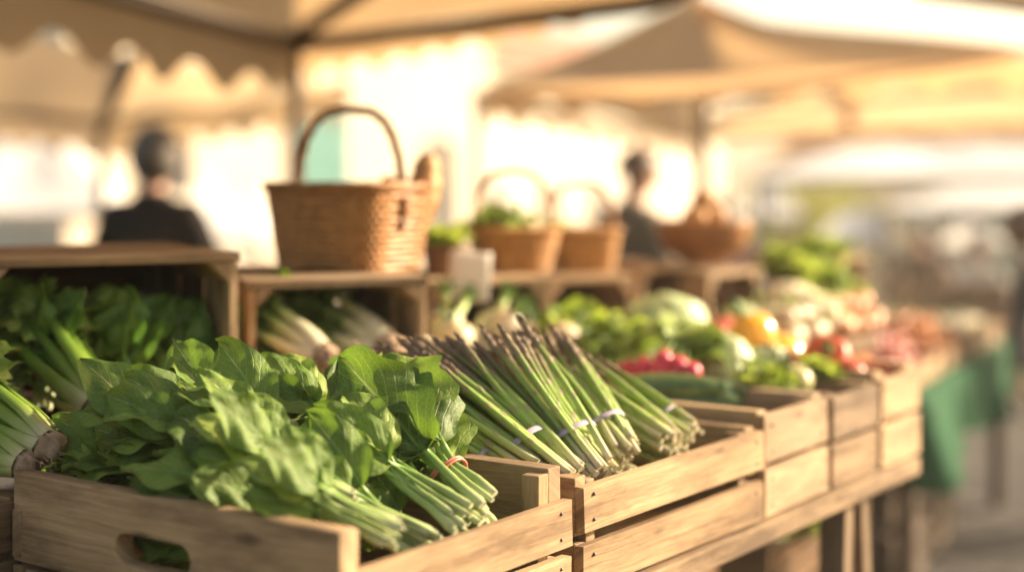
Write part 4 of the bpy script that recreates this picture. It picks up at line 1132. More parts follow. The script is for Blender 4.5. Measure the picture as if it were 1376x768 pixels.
mound(ME['tomato'], 'tomato', 'red tomato in the last sunlit crate of the front row', 'tomato', 'tomatoes in the last crate', 1150, 2.72, 1.03, 2, 4, .058, 2, .8)
mound(ME['turnip'], 'onion', 'pale onion heaped in front of the cauliflowers', 'onion', 'onions before the cauliflowers', 1062, 3.42, BZ + .002, 4, 2, .058, 2, .85)
b = MB(); pts, rad = [], []
for j in range(13):
    q = j/12; pts.append((0, .16*q, .01*math.sin(PI*q))); rad.append(.034*max(.1, math.sin(PI*(.05+.92*q))**.5)*(1.15-.4*q))
b.tube(pts, rad, 16); b.tube([(0, .155, 0), (0, .175, .003)], [.014, .007], 8, mi=1)
for k_ in range(5): b.tube([(0, .152, 0), (.02*math.cos(1.26*k_), .140, .02*math.sin(1.26*k_))], [.006, .002], 5, mi=1)
o = tag(b.build('aubergine', [M['purple'], M['calyx']]), 'glossy purple aubergine behind the small cabbage', 'aubergine'); o.matrix_world = frame(P(945, 468, 3.42), P(925, 430, 3.50), .14)
# cauliflowers
for px, py, Y, k, lb in ((1062, 432, 3.72, 1.15, 'cream cauliflower at the back, right of the brown crates'), (1098, 446, 3.66, 1.0, 'cream cauliflower in front of the leafy heap'), (1040, 452, 3.60, .85, 'small cauliflower above the yellow peppers')):
    p = P(px, py, Y); t = thing('cauliflower', lb, 'cauliflower', p, rnd.uniform(0, 6), 'cauliflowers'); t.scale = (k, k, k)
    o = bpy.data.objects.new('curd', ME['cauli']); COL.objects.link(o); o.parent = t
    l = MB()
    for q in range(7):
        blade(l, Matrix.Rotation(.9*q, 4, 'Z') @ Matrix.Translation(Vector((0, .02, 0))) @ Matrix.Rotation(.7, 4, 'X'), .085, .036, rnd, -.8, .3, .3, .15, nl=9, nw=3, tn=rnd.uniform(.4, .9))
    l.build('leaves', M['leaf_lime'], t)
# leafy heap in a basket at the end of the bench
hb = make_basket('wicker_basket', 'round handleless basket overflowing with salad at the bench end', .22, .22, .09, 0, 35, mat='wicker2', handle=False, e=2.0, rows=10, nst=28, group=None)
hb.location = (P(1098, 0, 4.12).x, 4.14, BZ + .002)
HPS = ((1092, 400, 4.08, 1.15, 'topmost salad head of the leafy heap'), (1068, 375, 4.2, 1.0, 'salad head at the upper left of the leafy heap'), (1110, 368, 4.2, 1.0, 'salad head at the back of the leafy heap'), (1130, 418, 4.05, .9, 'salad head at the right of the leafy heap'), (1078, 420, 4.0, .85, 'salad head low in front of the leafy heap'))
for i, (px, py, Y, k, lb) in enumerate(HPS):
    o = dup(lt, lb, 'salad heads in the round basket'); o.location = P(px, py, Y); o.scale = (k, k, k); o.rotation_euler = (rnd.uniform(-.6, .3), rnd.uniform(-.5, .5), i*1.7)
side_crate('little orange lit box right of the leafy heap', P(1118, 0, 4.38), P(1166, 0, 4.46), .14, BZ + .002, .155, 27, mat='crate', group=None)
HAZE = 0.0032
# ================================================================== under the table
def floor_crate(label, px, py_bottom_z, Y, seed, L=.42, D=.34, rows=3, rot=0.0, mat='crate2', group='crates stored under the stall'):
    rnd = random.Random(seed)
    p = P(px, 0, Y)
    t0 = front_crate(label, 0, L, D, 0, seed, side_h=.062, gap=.014, end_top=.01, end_h=.08, rows=rows, mat=mat, group=group)
    t0.location = (p.x, Y, py_bottom_z); t0.rotation_euler = (0, 0, ROWA + rot); t0['label'] = label
    return t0
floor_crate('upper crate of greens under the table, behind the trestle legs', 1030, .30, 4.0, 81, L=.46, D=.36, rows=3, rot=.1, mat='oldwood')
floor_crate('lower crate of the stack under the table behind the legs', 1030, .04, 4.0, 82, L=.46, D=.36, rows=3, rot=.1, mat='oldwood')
for i, (px, py, Y, lb) in enumerate(((1018, 712, 4.08, 'left leafy head in the crate under the table'), (1055, 708, 4.15, 'middle leafy head in the crate under the table'), (1090, 712, 4.25, 'right leafy head in the crate under the table'))):
    o = dup(lt, lb, 'leafy heads under the table'); o.location = P(px, py + 8, Y); o.rotation_euler = (0, 0, i*2)
floor_crate('dark top crate of the stack beside the green tablecloth', 1172, .28, 5.35, 83, L=.56, D=.34, rows=3, mat='shade_darkwood')
floor_crate('dark bottom crate of the stack beside the green tablecloth', 1172, .015, 5.35, 84, L=.56, D=.34, rows=3, mat='shade_darkwood')

# ================================================================== stall with the green cloth
GC = Vector((1.34, 4.85, 0)); GU = Vector((.46, .888, 0)).normalized(); GV = Vector((-GU.y, GU.x, 0)); GA = math.atan2(GU.y, GU.x)
GZ = .735; GL, GW = 1.95, .80
rnd = random.Random(9)
t = thing('market_table', 'table under the green cloth', 'table', GC, GA)
b = MB(); b.box((GL/2, GW/2, GZ - .022), (GL - .02, GW - .02, .028), rnd=rnd); b.build('table_top', M['crate2'], t)
for x in (.07, GL - .07):
    for y in (.06, GW - .06):
        b = MB(); b.box((x, y, (GZ - .037)/2), (.055, .055, GZ - .037), rnd=rnd); b.build('leg', M['shade_darkwood'], t)
b = MB(); per = []
def ring(o, z, wob):
    pts = []
    cs = [(-o, -o), (GL + o, -o), (GL + o, GW + o), (-o, GW + o)]
    for k in range(4):
        a_, c_ = cs[k], cs[(k+1) % 4]; n = 44 if k % 2 == 0 else 22
        for i in range(n):
            q = i/n; x = a_[0] + (c_[0]-a_[0])*q; y = a_[1] + (c_[1]-a_[1])*q
            nx, ny = ((0, -1), (1, 0), (0, 1), (-1, 0))[k]
            corner = min(q, 1 - q) * n
            w_ = wob * (math.sin(q * n * .75 + k) * .6 + math.sin(q*n*.31 + 2*k))
            w_ += wob * 1.3 * math.exp(-corner / 2.2)
            pts.append(Vector((x + nx*w_, y + ny*w_, z - (.07*math.exp(-corner/4.0) if z < GZ - .15 else (.05*math.exp(-corner/4.0) if z < GZ - .08 else 0)) + (0.012*math.sin(q*n*.5) if z < GZ-.2 else 0))))
    return pts
rows = [ring(-.38, GZ, 0), ring(-.1, GZ, 0), ring(.0, GZ, 0), ring(.008, GZ - .01, .001)] + [ring(.012 + .02*k/6, GZ - .01 - .038*k, .004 + .009*k) for k in range(1, 7)]
b.grid(rows, closed=True)
o = tag(b.build('tablecloth', M['green_cloth']), 'green cloth draped over the far stall table', 'tablecloth'); o.location = GC + Vector((0, 0, .002)); o.rotation_euler = (0, 0, GA)
def G(x, y, z): return GC + GU*x + GV*y + Vector((0, 0, z))
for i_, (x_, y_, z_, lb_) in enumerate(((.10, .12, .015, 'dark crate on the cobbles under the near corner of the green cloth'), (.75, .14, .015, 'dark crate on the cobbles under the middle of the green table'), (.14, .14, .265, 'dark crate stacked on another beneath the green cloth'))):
    q_ = front_crate(lb_, 0, .50, .40, 0, 870 + i_, side_h=.062, gap=.014, end_top=.01, end_h=.08, rows=3, mat='shade_darkwood', group='crates stored under the stall')
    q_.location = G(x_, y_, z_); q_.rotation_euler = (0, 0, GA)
# three trays of fruit
def tray(label, x, y, lx, ly, h, seed, rot=0):
    t0 = front_crate(label, 0, lx, ly, 0, seed, side_h=h/2 - .004, gap=.008, end_top=.004, end_h=h*.6, rows=2, mat='crate', group='wooden trays on the green cloth')
    t0.location = G(x, y, GZ + .006); t0.rotation_euler = (0, 0, GA + rot); t0['label'] = label
tray('nearest wooden fruit tray on the green cloth', .06, .06, .52, .62, .07, 91)
tray('middle wooden fruit tray on the green cloth', .66, .06, .52, .62, .07, 92)
tray('farthest pale wooden tray on the green cloth', 1.28, .05, .52, .62, .085, 93)
def heap(me, name, label, cat, x0, y0, nx, ny, step, group, layers=2, k=1.0, z0=.02, mix=None):
    for L in range(layers):
        for i in range(nx - L):
            for j in range(ny - L):
                m = me if not mix or rnd.random() < .6 else mix
                place(m, name, label, cat, G(x0 + (i + L*.5)*step + rnd.uniform(-.006, .006), y0 + (j + L*.5)*step + rnd.uniform(-.006, .006), GZ + z0 + L*step*.72), (rnd.uniform(-.7, .7), rnd.uniform(-.7, .7), rnd.uniform(0, 6)), k*rnd.uniform(.92, 1.06), group)
heap(ME['apple'], 'apple', 'red or blushed apple heaped in the nearest fruit tray', 'apple', .12, .11, 7, 8, .066, 'apples on the green stall', 3, .88, mix=ME['blush'])
heap(ME['orange'], 'orange', 'orange heaped in the middle fruit tray', 'orange', .72, .11, 6, 4, .076, 'oranges on the green stall', 3, .95)
heap(ME['tomato'], 'tomato', 'red tomato in the back half of the middle fruit tray', 'tomato', .72, .42, 6, 3, .074, 'tomatoes on the green stall', 2)
heap(ME['turnip'], 'onion', 'pale onion heaped in the farthest tray', 'onion', 1.35, .11, 6, 7, .074, 'pale onions on the green stall', 2)
for i, (x, y, k, lb) in enumerate(((.35, .76, 1.1, 'green lettuce behind the red apples'), (.95, .76, 1.1, 'green lettuce behind the oranges'), (1.75, .70, 1.0, 'green lettuce at the far end of the green stall'), (1.45, .74, 1.1, 'green lettuce behind the pale onions'))):
    o = dup(lt, lb, 'lettuces on the green stall'); o.location = G(x, y, GZ + .03); o.scale = (k, k, k); o.rotation_euler = (0, 0, i*1.3)

# ================================================================== people
def skin_obj(name, V_, E_, rad, mat, parent, sub=2, root=0):
    me = bpy.data.meshes.new(name); me.from_pydata([tuple(v) for v in V_], E_, []); me.materials.append(M[mat])
    o = bpy.data.objects.new(name, me); COL.objects.link(o); o.parent = parent
    m = o.modifiers.new('skin', 'SKIN'); m.use_smooth_shade = True; m.branch_smoothing = .6
    if not len(me.skin_vertices):
        bm = bmesh.new(); bm.from_mesh(me); bm.verts.layers.skin.verify(); bm.to_mesh(me); bm.free()
    for i, r in enumerate(rad):
        s = me.skin_vertices[0].data[i]; s.radius = r if hasattr(r, '__len__') else (r, r); s.use_root = (i == root)
    s = o.modifiers.new('sub', 'SUBSURF'); s.levels = sub; s.render_levels = sub
    return o
def make_person(label, loc, rz, h=1.75, coat='coat_black', trouser='trouser', hair='hair_grey', lean=0.0, head_turn=0.0, arms=((.30, .10, 1.12), (.24, .30, 1.02)), hair_len=0.0, stoop=0.0, wide=1.0, head=1.0, cover=.68):
    """standing figure facing local +y; arms = elbow and wrist offsets (x, y, z)"""
    k = h/1.75; t = thing('person', label, 'person', loc, rz)
    piv = Vector((0, 0, .98)); ML = Matrix.Rotation(-lean, 3, 'X')
    def up(v): return (piv + ML @ (Vector(v) - piv)) * k
    def lo(v): return Vector(v) * k
    V_, E_, Rr = [], [], []
    def add(v, r, par=None):
        V_.append(v); Rr.append(tuple(x*k for x in r) if hasattr(r, '__len__') else r*k)
        if par is not None: E_.append((par, len(V_)-1))
        return len(V_)-1
    pel = add(lo((0, 0, .96)), (.13, .10)); wa = add(up((0, .005, 1.12)), (.12, .09), pel); ch = add(up((0, 0, 1.33)), (.135, .10), wa)
    nb = add(up((0, -.01, 1.46)), (.06, .06), ch); nk = add(up((0, .005, 1.53)), .052, nb)
    MH = Matrix.Rotation(head_turn, 3, 'Z'); hp = Vector((0, .02, 1.56))
    def hd(v): return up(hp + Matrix.Rotation(-stoop, 3, 'X') @ (MH @ ((Vector(v) - hp) * head)))
    hk = head; h1 = add(hd((0, .025, 1.575)), (.062*hk, .072*hk), nk); h2 = add(hd((0, .02, 1.64)), (.074*hk, .094*hk), h1); h3 = add(hd((0, .005, 1.70)), (.066*hk, .082*hk), h2); add(hd((0, 0, 1.735)), (.035*hk, .045*hk), h3)
    add(hd((0, .128, 1.625)), (.011, .012), h2); 
    for s in (-1, 1): add(hd((s*.088, .005, 1.625)), (.010, .018), h2)
    hands = []
    for s in (-1, 1):
        hip = add(lo((s*.095, 0, .90)), .088, pel); kn = add(lo((s*.11, .02, .49)), .058, hip); an = add(lo((s*.115, -.01, .09)), .042, kn); add(lo((s*.125, .13, .035)), (.04, .03), an)
        sh = add(up((s*.175, -.01, 1.42)), .058, ch); el = add(up((s*arms[0][0], arms[0][1], arms[0][2])), .043, sh); wr = add(up((s*arms[1][0], arms[1][1], arms[1][2])), .029, el)
        d = (V_[wr] - V_[el]).normalized(); pa = add(V_[wr] + d*.055*k, (.036, .020), wr)
        sd = d.cross(Vector((0, 0, 1))).normalized() if abs(d.z) < .95 else Vector((0, 1, 0))
        fl = d.cross(sd).normalized()
        for f, ln in enumerate((.070, .080, .075, .060)):
            o_ = sd*((f - 1.5)*.019*k); b0 = add(V_[pa] + d*.04*k + o_, .0095, pa)
            b1 = add(V_[b0] + (d*.8 - fl*.35).normalized()*ln*.5*k, .0085, b0); add(V_[b1] + (d*.5 - fl*.8).normalized()*ln*.5*k, .0070, b1)
        tb = add(V_[wr] + d*.03*k - sd*.034*k, .011, wr); add(V_[tb] + (d*.8 - sd*.4).normalized()*.045*k, .009, tb)
    skin_obj('body', V_, E_, Rr, 'skin', t)
    # coat
    V_, E_, Rr = [], [], []
    a = add(up((0, 0, 1.10)), (.165, .125)); c = add(up((0, 0, 1.33)), (.17, .13), a); n = add(up((0, -.012, 1.465)), (.085, .075), c); add(up((0, -.02, 1.515)), (.070, .068), n)
    b_ = add(lo((0, 0, .92)), (.17, .135), a); add(lo((0, 0, .80)), (.175, .14), b_)
    for s in (-1, 1):
        sh = add(up((s*.18, -.01, 1.415)), .078, c); el = add(up((s*arms[0][0], arms[0][1], arms[0][2])), .060, sh)
        add(up((s*arms[1][0], arms[1][1], arms[1][2])), .046, el)
    skin_obj('coat', V_, E_, [tuple(q*wide for q in r) if hasattr(r, '__len__') else r*wide for r in Rr], coat, t)
    V_, E_, Rr = [], [], []
    pe = add(lo((0, 0, .95)), (.145, .115))
    for s in (-1, 1):
        hip = add(lo((s*.095, 0, .86)), .10, pe); kn = add(lo((s*.11, .02, .49)), .075, hip); add(lo((s*.115, -.005, .07)), .062, kn)
    skin_obj('trousers', V_, E_, Rr, trouser, t)
    for s in (-1, 1):
        V_, E_, Rr = [], [], []
        a = add(lo((s*.115, -.03, .05)), (.05, .05)); c = add(lo((s*.12, .08, .045)), (.048, .04), a); add(lo((s*.127, .17, .035)), (.04, .03), c)
        skin_obj('shoe', V_, E_, Rr, 'shoe', t)
    b = MB(); rows = []
    rr = random.Random(len(label))
    for j in range(11):
        th = PI*j/10*cover; row = []
        for i in range(22):
            ph = 2*PI*i/22; back = max(0, -math.sin(ph))
            th2 = th*(1 + (.28 + hair_len)*back - .18*max(0, math.sin(ph)))
            q = 1 + .025*math.sin(7*ph + 5*th) + .02*rr.uniform(-1, 1)
            row.append(hd((.098*q*math.sin(th2)*math.cos(ph), .012 + .116*q*math.sin(th2)*math.sin(ph), 1.645 + .118*q*math.cos(th2))))
        rows.append(row)
    b.grid(rows, closed=True); b.build('hair', M[hair], t)
    b = MB()
    for s in (-1, 1): b.ball(hd((s*.032, .098, 1.648)), .010*k, 8, 6)
    b.build('eyes', M['coat_black'], t)
    return t
make_person('grey haired man in a black coat seen from behind at the left', (P(206, 0, 5.8).x, 5.8, 0), -.25, 1.63, head_turn=.15, arms=((.265, .02, 1.14), (.26, .12, .90)), wide=1.10, head=1.10, cover=.74)
make_person('man in a dark olive brown jacket in profile behind the baskets, head bowed', (P(850, 0, 6.7).x - .04, 6.7, 0), -PI/2 + .55, 1.57, 'coat_olive', 'trouser', 'hair_dark', lean=.10, stoop=.22, wide=1.2, head=1.14, cover=.50, arms=((.26, .06, 1.14), (.20, .30, 1.06)))
make_person('person in a navy jacket bending at the right edge', (P(1490, 0, 6.1).x, 6.1, 0), PI/2 + .3, 1.50, 'coat_navy', 'jeans', 'hair_dark', lean=.75, arms=((.26, .22, 1.2), (.2, .42, 1.05)))
make_person('distant shopper in a brown jacket under the low white canopy', (P(1238, 0, 12.5).x, 12.5, gz(12.5)), 2.6, 1.62, 'coat_brown', 'jeans', 'hair_dark')
make_person('distant shopper in a pale top under the low white canopy', (P(1312, 0, 13.5).x, 13.5, gz(13.5)), 3.3, 1.60, 'shirt_pale', 'trouser', 'hair_dark')
make_person('shopper in a brick red jumper far behind the wooden bowl', (P(960, 0, 11.0).x, 11.0, gz(11.0)), 2.9, 1.72, 'redwool', 'trouser', 'hair_dark')

# ================================================================== canopies
def quad(mb, A, B, C, D, sag=.05, wave=.01, n=14, seed=0, edge=0.0):
    r = random.Random(seed); p1, p2 = r.uniform(0, 6), r.uniform(0, 6); rows = []
    for j in range(n+1):
        t_ = j/n; row = []
        for i in range(n+1):
            u_ = i/n; p = A.lerp(B, u_).lerp(D.lerp(C, u_), t_)
            s = sag*math.sin(PI*u_)*math.sin(PI*min(1, t_*1.0)) + wave*math.sin(u_*13 + p1)*math.sin(PI*t_*.5 + .2) + wave*.7*math.sin(u_*5 + t_*4 + p2) + edge*math.sin(PI*u_)*(1-t_)
            row.append(p - Vector((0, 0, s)))
        rows.append(row)
    mb.grid(rows)
def valance(mb, A, B, drop, lobes, seed=0, amp=.34):
    d0, d1 = drop if hasattr(drop, '__len__') else (drop, drop)
    r = random.Random(seed); rows = []; m = 10; N_ = lobes*m; d = (B - A).normalized(); nrm = d.cross(Vector((0, 0, 1))).normalized()
    for j in range(6):
        q = j/5; row = []
        for i in range(N_+1):
            u_ = i/N_; drop = d0 + (d1 - d0)*u_**.7; lob = (.5 - .5*math.cos(2*PI*i/m))**1.15
            dz = drop*(1 - amp + amp*lob)*q
            row.append(A.lerp(B, u_) - Vector((0, 0, dz)) + nrm*(.012*q*math.sin(u_*lobes*2.1 + seed)))
        rows.append(row)
    mb.grid(rows)
def bar(parent, name, A, B, r, mat='steel', sq=True):
    b = MB(); d = B - A; q = d.to_track_quat('Z', 'Y').to_matrix(); b.box((A + B)/2, (2*r, 2*r, d.length), rot=q)
    return b.build(name, M[mat], parent, bevel=r*.25)
def tent(name, label, NL, NR, FR, FL, apex, mats=('can_a',)*4, val=(.16, .16, .16, .16), lobes=(10, 10, 10, 10), vm=None, sag=.05, beams=True, poles=(), r=.022, pr=.025, pole_mat='steel', edge=0.0, hips=True, group=None, wave=.012, amp=.34, ridge=.004, beam_mat='steel'):
    """square market canopy: four roof panels, four valances, frame and poles"""
    t_ = thing(name, label, 'canopy', (apex.x, apex.y, gz(apex.y)), 0, group)
    off = -Vector((apex.x, apex.y, gz(apex.y)))
    c = [NL + off, NR + off, FR + off, FL + off]; ap = apex + off
    for i in range(4):
        a_, b_ = c[i], c[(i+1) % 4]
        if mats[i]:
            m = MB(); rv = (c[1] - c[0])*ridge; e1, e2 = ((rv, -rv), (rv, rv*.99), (-rv, rv), (-rv, -rv*.99))[i]
            quad(m, a_, b_, ap + e1, ap + e2, sag, wave, seed=i + len(label), edge=edge if i == 0 else 0)
            m.build('roof_panel', M[mats[i]], t_)
        if val[i]:
            m = MB(); valance(m, a_ - Vector((0, 0, .004)), b_ - Vector((0, 0, .004)), val[i], lobes[i], i, amp); m.build('valance', M[(vm or mats)[i] or mats[0]], t_)
        if beams and (mats[i] or mats[i-1]): bar(t_, 'edge_beam', a_ - Vector((0, 0, .03)), b_ - Vector((0, 0, .03)), r, beam_mat)
        if hips: bar(t_, 'hip_beam', a_ - Vector((0, 0, .035)), ap + (c[1] - c[0])*(ridge*(1 if i in (1, 2) else -1)) - Vector((0, 0, .05)), r*.9, beam_mat)
    for i in poles:
        p = c[i]; wy = p.y + apex.y; bar(t_, 'pole', Vector((p.x, p.y, gz(wy) - gz(apex.y))), p - Vector((0, 0, .05)), pr, pole_mat)
    return t_
def dn(p, d): return p - Vector((0, 0, d))
# our own stall's canopy, its far corner over the baskets; unseen near right side shaped to steer the sun
a1 = tent('stall_canopy', 'tan canopy over the near stall with scalloped valance and dark beams', Vector((-2.5, .3, 2.2)), Vector((1.30, 1.5, 2.2)), P(872, -6, 5.1), P(398, 52, 6.5), Vector((-.4, 2.9, 2.75)), mats=(None, 'can_d', 'can_d', 'can_d'), val=(0, 0, (.03, .20), .29), lobes=(1, 1, 9, 13), sag=.06, poles=(3,), r=.03, pr=.028, hips=False)
m = MB(); A_, B_ = Vector((1.30, 1.5, 2.2)) - a1.location, P(872, -6, 5.1) - a1.location
valance(m, A_, B_, (.46, .03), 14, 3); m.build('valance', M['can_d'], a1)  # unseen right-edge valance, added and tapered to cut the sun
bar(a1, 'cross_beam', P(398, 50, 6.45) - a1.location, P(545, -50, 5.2) - a1.location, .026)
# second canopy at the left
O2 = P(182, 74, 7.3); a2 = thing('stall_canopy', 'golden lit canopy behind the black coated man', 'canopy', (O2.x, O2.y, gz(7.3)))
def L2(px, py, Y): return P(px, py, Y) - a2.location
for nm_, q_, mt_, sd_ in (('left', ((-160, 18, 6.9), (182, 74, 7.3), (140, 164, 8.2), (-160, 140, 8.6)), 'can_g', 3), ('right', ((182, 74, 7.3), (480, 124, 7.7), (470, 116, 8.6), (140, 164, 8.2)), 'can_b', 4)):  # one canopy cloth, its dim and sunlit panels told apart by colour
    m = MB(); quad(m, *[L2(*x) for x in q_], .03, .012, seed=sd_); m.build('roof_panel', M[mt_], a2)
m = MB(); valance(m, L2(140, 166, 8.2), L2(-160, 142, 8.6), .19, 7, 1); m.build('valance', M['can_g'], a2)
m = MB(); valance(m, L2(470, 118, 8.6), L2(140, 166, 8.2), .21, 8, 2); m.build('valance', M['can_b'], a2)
bar(a2, 'edge_beam', L2(140, 162, 8.18), L2(-160, 138, 8.58), .026); bar(a2, 'edge_beam', L2(140, 162, 8.18), L2(470, 114, 8.58), .02)
bar(a2, 'hip_beam', L2(138, 168, 8.18), L2(182, 72, 7.3), .026)
bar(a2, 'pole', L2(136, 168, 8.18), Vector((P(136, 0, 8.18).x, 8.18, gz(8.18))) - a2.location, .026)
# big tent at the right
a3 = tent('market_tent', 'big peaked tan tent in the middle with drooping front cloth', P(646, 120, 6.8), P(1420, 76, 5.9), P(1660, 120, 8.4), P(952, 188, 9.3), P(940, -2, 7.4), mats=('can_a', None, None, 'can_a'), val=(.13, 0, 0, .17), vm=(None, None, None, 'can_d'), amp=.5, lobes=(8, 1, 12, 12), sag=.09, beams=False, edge=.07, r=.016, hips=False, wave=.04)
bar(a3, 'centre_pole', Vector((P(943, 0, 7.45).x, 7.45, gz(7.45))) - a3.location, P(943, 10, 7.45) - a3.location, .032, 'pole_wood')
bar(a3, 'corner_pole', Vector((P(641, 0, 6.82).x, 6.82, 0)) - a3.location, P(641, 122, 6.82) - a3.location, .018, 'pole_pale')
# golden tent further right
a4 = tent('market_tent', 'glowing golden tent at the right with a central rib', P(960, 150, 9.8), P(1560, 92, 9.2), P(1520, 162, 12.0), P(948, 176, 11.8), P(1140, 96, 10.7), mats=(None, 'can_a', 'can_b', 'can_b'), val=(0, 0, .12, .1), lobes=(1, 8, 13, 8), sag=.02, r=.018, hips=False)
bar(a4, 'king_post', P(1140, 104, 11.0) - a4.location, P(1140, 176, 11.5) - a4.location, .045, 'can_b')
b = MB(); b.ball(P(1141, 175, 11.4) - a4.location, .055, 14, 10); b.build('hub', M['pole_wood'], a4)
# strip of another awning over the top right corner
aw = thing('awning', 'edge of another tan awning in the top right corner', 'awning', P(1300, -10, 5.6))
m = MB(); quad(m, P(1225, -2, 5.4) - aw.location, P(1440, 26, 5.0) - aw.location, P(1500, -60, 5.6) - aw.location, P(1240, -60, 6.0) - aw.location, .01, .006); m.build('roof_panel', M['can_a'], aw)
bar(aw, 'edge_beam', P(1225, -6, 5.42) - aw.location, P(1440, 22, 5.02) - aw.location, .014)
# white canopies down the slope
tent('white_tent', 'white tent roof in the sun at the left edge', P(-170, 285, 11.5), P(150, 282, 12), P(170, 262, 14), P(-120, 262, 14), P(35, 190, 12.8), mats=('can_w',)*4, beam_mat='pole_pale', ridge=.22, val=(.10, .10, .10, .1), lobes=(9, 8, 9, 8), poles=(0, 1), r=.02, group='white tents down the slope')
tent('white_tent', 'small white tent behind the man between him and the basket', P(238, 318, 12.6), P(350, 318, 13), P(362, 300, 14.5), P(250, 300, 14.5), P(300, 240, 13.4), mats=('can_w',)*4, beam_mat='pole_pale', ridge=.22, val=(.16, .12, .12, .1), lobes=(5, 5, 5, 5), poles=(0, 1), r=.015, group='white tents down the slope')
tent('white_tent', 'long white canopy below the glowing golden tent', P(1018, 238, 13.6), P(1560, 234, 13.2), P(1540, 228, 16), P(1030, 230, 16), P(1260, 194, 14.8), mats=('can_w',)*4, beam_mat='pole_pale', ridge=.22, val=(.10, .1, .1, .1), lobes=(14, 8, 12, 8), poles=(0, 3), r=.018, group='white tents down the slope')
tent('white_tent', 'lower white canopy half hidden under the long one', P(1188, 280, 17.4), P(1570, 278, 17), P(1560, 272, 20), P(1200, 272, 20), P(1390, 244, 18.4), mats=('can_w',)*4, beam_mat='pole_pale', ridge=.22, val=(.12, .1, .1, .1), lobes=(12, 8, 12, 8), poles=(0, 3), r=.018, group='white tents down the slope')
tent('white_tent', 'small sunlit white tent just above the leafy heap', P(1086, 326, 18.4), P(1206, 326, 18.2), P(1210, 318, 20), P(1094, 318, 20), P(1160, 284, 19), mats=('can_w',)*4, beam_mat='pole_pale', ridge=.22, val=(.08, .08, .08, .08), lobes=(6, 6, 6, 6), poles=(0, 1), r=.012, group='white tents down the slope')
tent('white_tent', 'small cream tent far behind beside the yellow green tree', P(996, 288, 21), P(1074, 288, 21), P(1076, 282, 23), P(1000, 282, 23), P(1036, 252, 22), mats=('can_w',)*4, beam_mat='pole_pale', ridge=.22, val=(.14, .1, .1, .1), lobes=(6, 6, 6, 6), poles=(0, 1), r=.015, group='white tents down the slope')
tent('white_tent', 'far white tent roof right of the brown coated shopper', P(1262, 330, 19.5), P(1350, 330, 19.5), P(1350, 322, 21.5), P(1266, 322, 21.5), P(1306, 304, 20.5), mats=('can_w',)*4, beam_mat='pole_pale', ridge=.22, val=(.16, .1, .1, .1), lobes=(6, 6, 6, 6), poles=(0, 1), r=.015, group='white tents down the slope')
# distant stalls: tables with crates
def far_table(label, px, Y, L, rz, cloth_m, seed, h=.75):
    r = random.Random(seed); p = P(px, 0, Y); t_ = thing('market_table', label, 'table', (p.x, Y, gz(Y)), rz)
    b = MB(); b.box((0, 0, h), (L, .7, .04), rnd=r); b.build('table_top', M['oldwood'], t_, bevel=.004)
    b = MB(); b.box((0, -.352, h - .22), (L, .006, .42), rnd=r); b.build('cloth', M[cloth_m], t_)
    for x in (-L/2 + .06, L/2 - .06):
        for y in (-.3, .3):
            b = MB(); b.box((x, y, (h - .02)/2), (.05, .05, h - .02), rnd=r); b.build('leg', M['shade_darkwood'], t_)
    return t_
far_table('distant table with a blue grey cloth under the white tent at the left', 10, 11.6, 1.5, .05, 'bluecloth', 1)
far_table('distant dark table under the lower white canopy', 1262, 11.6, 1.5, -.12, 'shade_darkwood', 2)
for i, (px, Y, dz, mt, lb) in enumerate(((48, 11.6, .78, 'crate', 'pale crate on the blue grey table'), (118, 11.3, 0, 'crate', 'tall crate stack foot beside the black coat'), (1215, 11.6, .78, 'crate', 'crate at the left end of the distant dark table'), (1290, 11.5, .78, 'oldwood', 'crate at the right end of the distant dark table'))):
    floor_crate(lb, px, gz(Y) + dz, Y, 800 + i, L=.40, D=.3, rows=4, rot=-ROWA, mat=mt, group='distant crates')

